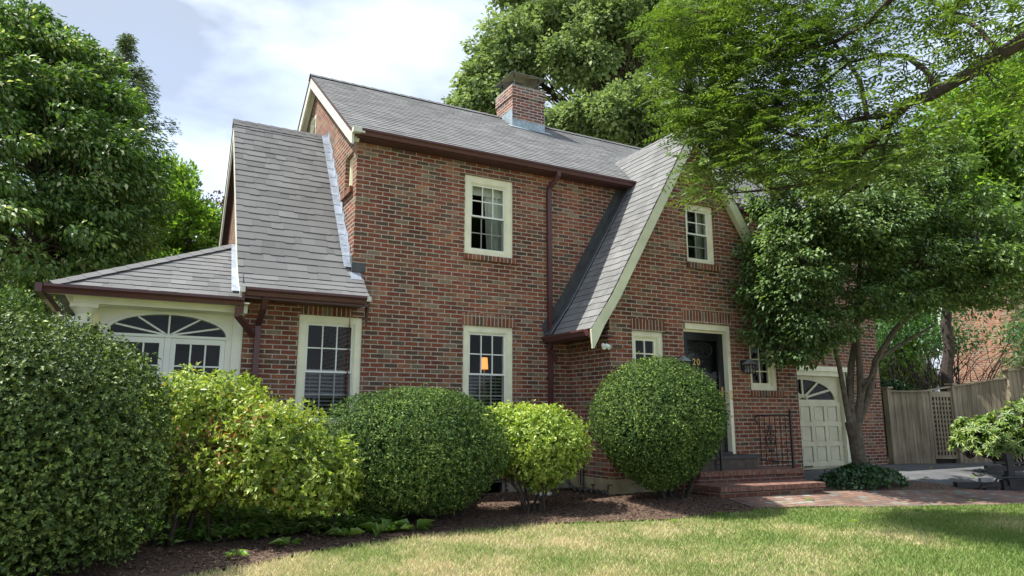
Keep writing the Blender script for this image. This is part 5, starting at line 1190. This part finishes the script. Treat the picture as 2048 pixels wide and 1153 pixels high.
# ---------------------------------------------------------------- ivy, hostas, ground cover, rhododendron
def patch_leaves(name, pts, ln, wd, mat, per=7, tall=.14, parent=None, flatn=.5):
    P, D, N_ = [], [], []
    for (x, y) in pts:
        z = g(x, y)+.02
        for k in range(per):
            a = random.uniform(0, 6.283); h = random.uniform(.25, 1)*tall; P.append((x+random.gauss(0, .03), y+random.gauss(0, .03), z+h*.5)); D.append((math.cos(a), math.sin(a), random.uniform(-.1, .9))); N_.append((-math.cos(a)*flatn+random.gauss(0, .2), -math.sin(a)*flatn+random.gauss(0, .2), 1))
    P, D, N_ = map(np.array, (P, D, N_)); L_ = ln*RNG.uniform(.6, 1.25, len(P)); return leaf_mesh(name, P, D, N_, L_, L_*wd/ln, mat, parent)
pts = []
while len(pts) < 760:
    x, y = random.uniform(-3.2, .2), random.uniform(-1.95, -.3)
    if random.random() < .9 - .4*abs(x+1): pts.append((x, y))
tag(patch_leaves('ground_cover', pts, .13, .055, L_HOSTA, 8, .22), 'low light green leafy ground cover under the azalea', 'ground cover', kind='stuff')
hp = [(-.55, -2.25, .22), (-.15, -2.2, .25), (.25, -2.2, .22), (-1.2, -2.5, .15), (-2.7, -2.3, .18), (-1.75, -2.8, .12)]
labs = ['broad-leaved hosta at the mulch edge in front of the wide yew', 'hosta with long leaves spreading under the left end of the wide yew', 'hosta with two leaves lying toward the lawn below the wide yew', 'small hosta on the mulch below the azalea', 'small hosta in the shade between the boxwood and the azalea stems', 'tiny seedling plant in the dark mulch near the lawn edge']
for (x, y, s_), lb in zip(hp, labs):
    n = 11; a = RNG.uniform(0, 6.283, n); P = np.stack([x+.03*np.cos(a), y+.03*np.sin(a), np.full(n, g(x, y)+.05)], 1); D = np.stack([np.cos(a), np.sin(a), RNG.uniform(.1, .8, n)], 1); L_ = s_*RNG.uniform(.6, 1.2, n)
    tag(leaf_mesh('hosta', P, D, np.tile([0, 0, 1.], (n, 1))+rdir(n)*.3, L_, L_*.42, L_HOSTA, None, curl=.35), lb, 'plant')
o = empty('ivy_mound', (8.4, -2.0, .02), 'dark glossy ivy mound round the foot of the three-stemmed dogwood', 'ivy')
P, N_ = shrub_pts(6500, (8.42, -2.05, .0), (.98, .50, .30), 2, .04, .1, 8, .0); leaf_mesh('foliage', P, N_*.4+rdir(len(P))*.8, N_+rdir(len(P))*.5, .07*RNG.uniform(.6, 1.3, len(P)), .06*RNG.uniform(.6, 1.2, len(P)), L_IVY, o)
b = MB(); [branch_tubes(b, (8.4, -2, 0), (8.4+.7*math.cos(a), -2+.4*math.sin(a), .08), .012, .005, 4, .1, 4) for a in np.linspace(0, 6, 9)]; b.build('stems', M_BARKD, o)
# rhododendron: rosettes
o = empty('rhododendron', (15.6, -.75, g(15.6, -.75)), 'rhododendron with whorled glossy leaves against the wooden fence at the right edge', 'shrub')
P, D, N_, LL = [], [], [], []; b = MB()
rb_ = [(AT(2050, 862, 17.0), (.9, .6, .60)), (AT(1985, 885, 16.8), (.75, .5, .55)), (AT(1938, 895, 16.7), (.35, .35, .3)), (AT(2040, 900, 16.6), (.8, .5, .5)), (AT(2130, 830, 17.1), (.9, .7, .72)), (AT(1965, 885, 16.7), (.6, .45, .42)), (AT(1938, 870, 16.9), (.35, .35, .35)), (AT(2005, 905, 16.5), (.6, .4, .35))]
for c, r in rb_:
    for k in range(int(190*r[0]*r[2]+45)):
        d = Vector(rdir(1)[0]); 
        if d.z < -.2: d.z = -d.z
        t = random.uniform(.6, 1); q = Vector(c)+Vector((d.x*r[0], d.y*r[1], d.z*r[2]))*t
        if q.z < g(q.x, q.y)+.03: continue
        ax_ = (d+Vector((0, 0, .6))+Vector(rdir(1)[0])*.35).normalized(); u = ax_.orthogonal().normalized(); v = ax_.cross(u); m = 9
        for j in range(m):
            a = 2*math.pi*j/m+random.random()*.4; rd = u*math.cos(a)+v*math.sin(a); P.append(q); D.append(rd+ax_*random.uniform(-.1, .5)); N_.append(ax_); LL.append(random.uniform(.09, .14))
        if k % 3 == 0: branch_tubes(b, Vector(c)-Vector((0, 0, r[2]*.7)), q, .012, .005, 4, .1, 4)
P, D, N_, LL = map(np.array, (P, D, N_, LL)); leaf_mesh('foliage', P, D, N_, LL, LL*.30, L_RHO, o, curl=.2); b.build('branches', M_BARKD, o)

# dark twiggy shrubs behind the fence
M_LDK = L_JAP
for (px, d_, lab, kk, hh) in ((1800, 22, 'bare-legged dark shrub fanning out behind the left end of the fence', 26, 3.3), (1890, 22, 'dark multi-stemmed shrub behind the fence beside the neighbouring brick wall', 22, 3.6), (1955, 21.6, 'thin-twigged shrub leaning right in front of the neighbouring brick wall', 10, 3.0)):
    c = AT(px, 800, d_); o = empty('leggy_shrub', (c.x, c.y, .2), lab, 'shrub', 'dark shrubs behind the fence'); b = MB(); Q = []
    for k in range(kk):
        a = random.uniform(-1, 1)*1.1; L0 = hh*random.uniform(.7, 1.1); e = Vector((c.x+RT.x*math.sin(a)*L0*.75, c.y+RT.y*math.sin(a)*L0*.75+random.uniform(-.4, .4), .2+math.cos(a*.8)*L0)); lp = branch_tubes(b, (c.x+random.uniform(-.15, .15), c.y, .1), e, .03, .008, 6, .06, 5)
        for j in range(5): e2 = lp[3+j % 3]+Vector((random.gauss(0, .4), random.gauss(0, .4), random.uniform(.1, .7))); branch_tubes(b, lp[2+j % 4], e2, .010, .004, 4, .1, 4); Q += [lp[-1], e2]
    Q = np.array([tuple(q) for q in Q if q.z > 3.0]); Q = np.repeat(Q, 30, 0)+RNG.normal(size=(len(Q)*30, 3))*.24; leaf_mesh('foliage', Q, rdir(len(Q))-np.array([0, 0, .4]), np.array([0, 0, 1.])+rdir(len(Q))*.7, .11*RNG.uniform(.6, 1.3, len(Q)), .055*RNG.uniform(.6, 1.3, len(Q)), M_LDK, o); b.build('branches', M_BARKD, o)
b = MB(); c = AT(1882, 800, 19.5); o = empty('tree_stump', (c.x, c.y, .1), 'slim dark tree trunk just behind the fence post', 'tree'); b = MB(); branch_tubes(b, (c.x, c.y, 0), AT(1893, 560, 19.8), .16, .10, 8, .02, 10); b.build('trunk', M_BARKD, o, smooth_=True)
Q = np.repeat(np.array([tuple(AT(1893+random.gauss(0, 50), 540+random.gauss(0, 35), 19.8+random.gauss(0, .6))) for _ in range(34)]), 80, 0); Q = Q+RNG.normal(size=Q.shape)*.22
leaf_mesh('crown', Q, rdir(len(Q))-np.array([0, 0, .4]), np.array([0, 0, 1.])+rdir(len(Q))*.7, .12*RNG.uniform(.6, 1.3, len(Q)), .06*RNG.uniform(.6, 1.3, len(Q)), M_LDK, o)

# clipped hedge strip behind the fence
shrub('hedge', 'low dark hedge along the back of the fence near the garage', 'hedge', [((14.9, 1.6, 1.1), (1.7, .5, .95))], 16000, .07, .035, L_IVY, depth=.2, core=10)

# ---------------------------------------------------------------- neighbours
def neighbour():
    c0 = AT(1903, 760, 31); o = empty('brick_house', (c0.x, c0.y, 0), 'pinkish brick side wall of the neighbouring house beyond the fence at the right', 'house')
    u = Vector((math.cos(R(-62)), math.sin(R(-62)), 0)); n = Vector((u.y, -u.x, 0)); W = 11; Hh = 7.2; A = Vector((c0.x, c0.y, -.2)); 
    def q(a, h, off=0): return A+u*a+Vector((0, 0, h))-n*(-off)
    def P_(a, h, off=0): p = A+u*a+n*off; return (p.x, p.y, h)
    def fuv(L_, H_): return [(0, 0), (L_, 0), (L_, H_), (0, H_)]
    b = MB(); b.face([P_(0, -.2), P_(W, -.2), P_(W, Hh), P_(0, Hh)], fuv(W, Hh+.2)); back = -7
    b.face([P_(0, -.2, back), P_(0, -.2), P_(0, Hh), P_(0, Hh, back)], fuv(7, Hh+.2)); b.face([P_(W, -.2), P_(W, -.2, back), P_(W, Hh, back), P_(W, Hh)], fuv(7, Hh+.2)); b.build('wall', M_NBRICK, o)
    b = MB(); b.prism([P_(-.22, -.2, .03), P_(0, -.2, .03), P_(0, Hh, .03), P_(-.22, Hh, .03)], tuple(-n*.4)); b.build('corner_trim', M_WHITE, o)
    b = MB(); b.face([P_(-.4, Hh-.05, .4), P_(W+.4, Hh-.05, .4), P_(W+.4, Hh+2.6, -3.5), P_(-.4, Hh+2.6, -3.5)]); b.face([P_(-.4, Hh+2.6, -3.5), P_(W+.4, Hh+2.6, -3.5), P_(W+.4, Hh-.05, back-.4), P_(-.4, Hh-.05, back-.4)]); b.build('roof', M_SHIN2, o)
neighbour()
c0 = AT(1842, 760, 46); o = empty('pale_house', (c0.x, c0.y, 0), 'distant pale green clapboard house glimpsed through the shrubs behind the fence', 'house')
b = MB(); b.box(c0.x-3.2, c0.y, -.2, c0.x+1.2, c0.y+5, 4.5); b.build('wall', basic('pale_green_clapboard', (.42, .50, .44), .7, .06, 2), o)
b = MB(); b.prism([(c0.x-3.5, c0.y-.3, 4.45), (c0.x+1.5, c0.y-.3, 4.45), (c0.x-1, c0.y-.3, 6.8)], (0, 5.6, 0)); b.build('roof', M_SHIN2, o)
b = MB(); b.box(c0.x-.2, c0.y-.06, 1.0, c0.x+.6, c0.y-.002, 2.4); b.build('window', M_WHITE, o)

# ---------------------------------------------------------------- wooden fence
M_WOOD = None
def wood_mat():
    m, t, p, o = newmat('weathered_wood'); tcn = nd(t, 'ShaderNodeTexCoord'); mp_ = nd(t, 'ShaderNodeMapping', {'Vector': tcn.outputs['Object'], 'Scale': (9, 9, .7)}); ge = nd(t, 'ShaderNodeNewGeometry')
    nz = nd(t, 'ShaderNodeTexNoise', {'Vector': mp_.outputs[0], 'Scale': 2.2, 'Detail': 7, 'Roughness': .7}); st = nd(t, 'ShaderNodeTexNoise', {'Vector': tcn.outputs['Object'], 'Scale': 1.2, 'Detail': 5})
    s = nd(t, 'ShaderNodeMath', {0: nz.outputs['Fac'], 1: st.outputs['Fac']}, operation='ADD'); s2 = nd(t, 'ShaderNodeMath', {0: ge.outputs['Random Per Island'], 1: .22, 2: -.11}, operation='MULTIPLY_ADD'); s3 = nd(t, 'ShaderNodeMath', {0: s.outputs[0], 1: s2.outputs[0]}, operation='ADD')
    s4 = nd(t, 'ShaderNodeMath', {0: s3.outputs[0], 1: .5}, operation='MULTIPLY')
    c = ramp(t, s4.outputs[0], [(.30, (.09, .072, .044)), (.46, (.20, .165, .11)), (.60, (.34, .29, .20))]); t.links.new(c, p.inputs['Base Color']); p.inputs['Roughness'].default_value = .9
    bb = nd(t, 'ShaderNodeBump', {'Height': nz.outputs['Fac'], 'Strength': .5, 'Distance': .006}); t.links.new(bb.outputs[0], p.inputs['Normal']); return m
M_WOOD = wood_mat()
o = empty('wooden_fence', (12.4, .05, .1), 'weathered grey board fence with a lattice panel running right from the garage corner', 'fence')
fx0, fx1 = 12.36, 14.05; ly0, ly1 = 13.55, 14.6
A = Vector((12.36, .02)); B_ = AT(1858, 800, 18.7); C2 = AT(1905, 800, 19.1); D2 = AT(2020, 800, 19.6); E2_ = AT(2200, 800, 20.6)
A = Vector((12.36, .02)); B_, C2, D2, E2_ = [Vector((p.x, p.y)) for p in (B_, C2, D2, E2_)]
def zpix(P, py):     # height at the pixel row for a ground position
    d_ = math.hypot(P.x-CAM.x, P.y-CAM.y); v = FW*FPX-UP*(py-576.5); rel = Vector((P.x, P.y, 0))-Vector((CAM.x, CAM.y, 0)); lx = rel.dot(RT); f0 = Vector((FW.x, FW.y, 0)).normalized(); ly = rel.dot(f0)
    k = (576.5-py)/FPX; th_ = PITCH; return CAM.z + ly*(k*math.cos(th_)+math.sin(th_))/(math.cos(th_)-k*math.sin(th_))
def boards(name, P0, P1, z0a, z0b, ta, tb, sagt=0, y=0):
    d = P1-P0; L_ = d.length; u = d/L_; n = max(1, int(L_/.095)); b = MB()
    nn = Vector((u.y, -u.x))
    for i in range(n):
        t0, t1 = i/n, (i+1)/n-.05/n; tm = (t0+t1)/2; z0 = z0a+(z0b-z0a)*tm; z1 = ta+(tb-ta)*tm-sagt*4*tm*(1-tm)
        a, c = P0+d*t0, P0+d*t1; off = nn*(random.uniform(0, .004)+.02)
        b.prism([(a.x+off.x, a.y+off.y, z0), (c.x+off.x, c.y+off.y, z0), (c.x+off.x, c.y+off.y, z1), (a.x+off.x, a.y+off.y, z1)], (-nn.x*.018, -nn.y*.018, 0))
    b.build('boards', M_WOOD, o)
    q = MB(); k = 10
    for i in range(k):
        t0, t1 = i/k, (i+1)/k; f = lambda t: ta+(tb-ta)*t-sagt*4*t*(1-t); a, c = P0+d*t0, P0+d*t1
        q.prism([(a.x+nn.x*.06, a.y+nn.y*.06, f(t0)), (c.x+nn.x*.06, c.y+nn.y*.06, f(t1)), (c.x-nn.x*.05, c.y-nn.y*.05, f(t1)), (a.x-nn.x*.05, a.y-nn.y*.05, f(t0))], (0, 0, .035))
    q.build('cap_rail', M_WOOD, o)
def fpost(P, z0, z1, s_=.06):
    b = MB(); b.box(P.x-s_, P.y-s_, z0, P.x+s_, P.y+s_, z1); b.box(P.x-s_-.035, P.y-s_-.035, z1, P.x+s_+.035, P.y+s_+.035, z1+.04); b.build('post', M_WOOD, o, bevel=.006)
zA, zB, zC, zD, zE = zpix(A, 783), zpix(B_, 783), zpix(C2, 775), zpix(D2, 757), zpix(E2_, 735)
gz = .05
boards('b', A, B_, gz, gz, zA, zB, .02)
fpost(A+Vector((.0, -.05)), gz-.1, zA+.06); fpost(C2, gz-.1, zC+.05); fpost(D2, gz, zpix(D2, 745)+.02); fpost(D2+(E2_-D2).normalized()*.35, gz, zpix(D2, 738), .075)
# lattice
d = C2-B_; L_ = d.length; u = d/L_; nn = Vector((u.y, -u.x)); b = MB(); zt = min(zB, zC)-.005; zb_ = .22
def bar(t0, t1, za, zb, off=.0, th_=.012):
    a, c = B_+d*t0+nn*off, B_+d*t1+nn*off; b.prism([(a.x, a.y, za), (c.x, c.y, za), (c.x, c.y, zb), (a.x, a.y, zb)], (-nn.x*th_, -nn.y*th_, 0))
bar(.0, .09, zb_, zt, .03, .03); bar(.88, .97, zb_, zt, .03, .03); bar(.09, .88, zt-.13, zt, .03, .03); bar(.09, .88, zb_, zb_+.08, .03, .03)
for k in range(1, 6): t = .09+.79*k/6; bar(t-.032, t+.032, zb_+.08, zt-.13, .018)
nz_ = 13
for k in range(1, nz_): z = zb_+.08+(zt-zb_-.21)*k/nz_; bar(.09, .88, z-.022, z+.022, .005)
b.build('lattice', M_WOOD, o)
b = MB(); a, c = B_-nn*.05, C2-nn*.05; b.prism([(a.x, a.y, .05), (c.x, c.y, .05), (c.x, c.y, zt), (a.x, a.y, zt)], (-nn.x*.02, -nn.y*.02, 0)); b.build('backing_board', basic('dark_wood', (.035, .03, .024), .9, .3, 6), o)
b = MB(); 
q = MB(); q.prism([(B_.x+nn.x*.05, B_.y+nn.y*.05, zB), (C2.x+nn.x*.05, C2.y+nn.y*.05, zC), (C2.x-nn.x*.05, C2.y-nn.y*.05, zC), (B_.x-nn.x*.05, B_.y-nn.y*.05, zB)], (0, 0, .035)); q.build('cap_rail', M_WOOD, o)
boards('b', C2, D2, gz, .25, zC, zD, .0); boards('b', D2, E2_, .25, .35, zpix(D2, 742), zE)

# ---------------------------------------------------------------- folded bike rack
bc = AT(1985, 905, 15.0); gx, gy = bc.x, bc.y; gz = g(gx, gy)+.02
o = empty('bike_rack', (gx, gy, gz), 'folded black car bike rack standing on the driveway in front of the rhododendron', 'bike rack')
# axis u to the right in the picture, on the ground
u = Vector((RT.x, RT.y, 0)).normalized(); v = Vector((-u.y, u.x, 0))
def T(a, bb_, z): return Vector((gx, gy, gz))+u*(a*.9+.04)+v*bb_*.8+Vector((0, 0, z*.68))
def obox(b, a0, a1, b0, b1, z0, z1): 
    P = [T(a0, b0, z0), T(a1, b0, z0), T(a1, b1, z0), T(a0, b1, z0)]; b.prism(P, (0, 0, z1-z0))
b = MB(); obox(b, -.85, -.02, -.10, .05, .05, .15); obox(b, -.80, -.62, -.08, .03, .0, .05); obox(b, -.30, -.08, -.10, .05, -.01, .05); obox(b, .10, 1.3, .0, .14, .10, .20); b.build('lower_tray', M_RUBBER, o, bevel=.012)
b = MB(); obox(b, .19, .31, -.05, .10, .0, .62); obox(b, .08, .46, -.04, .10, .0, .07); obox(b, .16, .34, -.06, .12, .24, .32); b.build('mast', M_RUBBER, o, bevel=.02)
b = MB(); obox(b, -.20, 1.3, -.03, .08, .47, .56); b.tube([T(-.28, 0, .46), T(-.1, 0, .56), T(.0, 0, .50)], .03, 8); obox(b, -.02, .72, -.02, .05, .64, .68); b.build('upper_tray', M_RUBBER, o, bevel=.012)
b = MB(); b.tube([T(-.16, -.06, .10), T(-.04, -.06, .30), T(.50, -.06, .31), T(.62, -.06, .14)], .02, 8); b.tube([T(-.45, -.14, .02), T(-.36, -.12, .16), T(-.18, -.12, .20)], .014, 6); b.build('support_arm', M_IRON, o)
b = MB()
for (a, z, r_) in ((-.40, .44, .12), (.85, .15, .14), (.78, .58, .12)): b = MB(); b.tube([T(a+r_*math.cos(t), -.08, z+r_*.7*math.sin(t)) for t in np.linspace(math.pi*1.05, math.pi*1.95, 10)], .016, 6); b.build('wheel_hook', M_STEEL, o)
b = MB(); obox(b, -.36, -.12, -.06, .04, .15, .25); b.build('buckle', M_GREYM, o, bevel=.01)

# ---------------------------------------------------------------- grass, mulch chips, fallen leaves
def in_lawn(x, y):
    e = np.interp(x, [p[0] for p in EDGE]+[p[0] for p in WF[1:]], [p[1] for p in EDGE]+[p[1] for p in WF[1:]])
    return y < e-.02+.025*np.sin(x*9)+.03*np.sin(x*23+y*31)*np.sin(x*57)
n = 330000; X = RNG.uniform(-3.6, 9.5, n); t = RNG.random(n)**.8; Y = -2.3-7.0*t
Xc, Yc = X-CAM.x, Y-CAM.y; fwd = Xc*FW.x+Yc*FW.y; rgt = Xc*RT.x+Yc*RT.y
k = in_lawn(X, Y) & (fwd > 2.6) & (np.abs(rgt) < fwd*.80+.5) & (fwd < 12.5); X, Y = X[k], Y[k]; n = len(X)
Zg = G(X, Y); a = RNG.uniform(0, 6.283, n); P = np.stack([X, Y, Zg], 1); lean = RNG.uniform(.15, 1.1, n)
D = np.stack([np.cos(a)*lean, np.sin(a)*lean, np.ones(n)], 1); N_ = np.stack([-np.cos(a), -np.sin(a), lean], 1)
m, t_, p, oo = newmat('grass_blades'); tcn = nd(t_, 'ShaderNodeTexCoord'); ge = nd(t_, 'ShaderNodeNewGeometry')
nz = nd(t_, 'ShaderNodeTexNoise', {'Vector': tcn.outputs['Object'], 'Scale': .75, 'Detail': 6, 'Roughness': .62})
sx = nd(t_, 'ShaderNodeSeparateXYZ', {0: tcn.outputs['Object']}); gx_ = nd(t_, 'ShaderNodeMapRange', {0: sx.outputs[0], 1: 0., 2: 6., 3: .10, 4: -.10})
s = nd(t_, 'ShaderNodeMath', {0: nz.outputs['Fac'], 1: gx_.outputs[0]}, operation='ADD'); s2 = nd(t_, 'ShaderNodeMath', {0: ge.outputs['Random Per Island'], 1: .22, 2: -.11}, operation='MULTIPLY_ADD'); s3 = nd(t_, 'ShaderNodeMath', {0: s.outputs[0], 1: s2.outputs[0]}, operation='ADD')
c = ramp(t_, s3.outputs[0], [(.38, (.20, .32, .07)), (.50, (.35, .45, .13)), (.57, (.55, .54, .26)), (.66, (.78, .67, .41))]); t_.links.new(c, p.inputs['Base Color']); p.inputs['Roughness'].default_value = .6
tr = nd(t_, 'ShaderNodeBsdfTranslucent'); t_.links.new(c, tr.inputs[0]); mx_ = nd(t_, 'ShaderNodeMixShader', {0: .3}); t_.links.new(p.outputs[0], mx_.inputs[1]); t_.links.new(tr.outputs[0], mx_.inputs[2]); t_.links.new(mx_.outputs[0], oo.inputs[0])
dist_ = np.hypot(X-CAM.x, Y-CAM.y); L_ = RNG.uniform(.035, .075, n); tag(leaf_mesh('grass', P, D, N_, L_, .0035+.0010*dist_/4, m, None, curl=.1), 'mown lawn grass, green with dry straw coloured patches', 'grass', kind='stuff')
# mulch chips
n = 16000; X = RNG.uniform(-4.5, 5.2, n); Y = RNG.uniform(-3.2, 0, n); k = ~in_lawn(X, Y-.02) & ~((X > 3.8) & (Y > -1.2)) & ~((X > 4.85) & (Y > -2.5)); X, Y = X[k], Y[k]; n = len(X)
mm_, t_, p, oo = newmat('mulch_chip'); ge = nd(t_, 'ShaderNodeNewGeometry'); c = ramp(t_, ge.outputs['Random Per Island'], [(0, (.03, .018, .012)), (.5, (.09, .052, .035)), (.85, (.19, .12, .08)), (1, (.36, .27, .17))]); t_.links.new(c, p.inputs['Base Color']); p.inputs['Roughness'].default_value = .9
P = np.stack([X, Y, G(X, Y)+.026], 1); D = rdir(n); D[:, 2] *= .25; L_ = RNG.uniform(.02, .055, n); tag(leaf_mesh('mulch_chips', P, D, np.array([0, 0, 1.])+rdir(n)*.4, L_, L_*.35, mm_, None), 'loose bark chips scattered over the mulch bed', 'mulch', kind='stuff')
fl = [(4.2, -3.0), (3.3, -3.15), (7.0, -3.9), (7.15, -3.95), (5.4, -4.1), (9.2, -2.0), (9.9, -2.2), (11.5, -1.4), (12.2, -1.9), (10.7, -1.2), (8.9, -3.5), (11.0, -2.4), (12.9, -1.2), (6.3, -2.7)]
for k, (x, y) in enumerate(fl):
    a = random.random()*6.28; z = g(x, y)+(.06 if in_lawn(np.array(x), np.array(y)) else .045); nl = 2
    P = np.array([[x, y, z], [x+.03, y+.01, z]]); D = np.array([[math.cos(a), math.sin(a), .1], [math.cos(a+1), math.sin(a+1), .1]])
    tag(leaf_mesh('fallen_leaf', P, D, np.tile([0, 0, 1.], (2, 1)), np.array([.11, .08]), np.array([.05, .04]), L_LIGHT, None, curl=.2), 'small green leaf fallen on the '+('lawn grass' if in_lawn(np.array(x), np.array(y)) else 'grey driveway' if y > -2.6 and x > 8.5 else 'brick walk or the mulch beside it'), 'leaf', 'fallen green leaves')
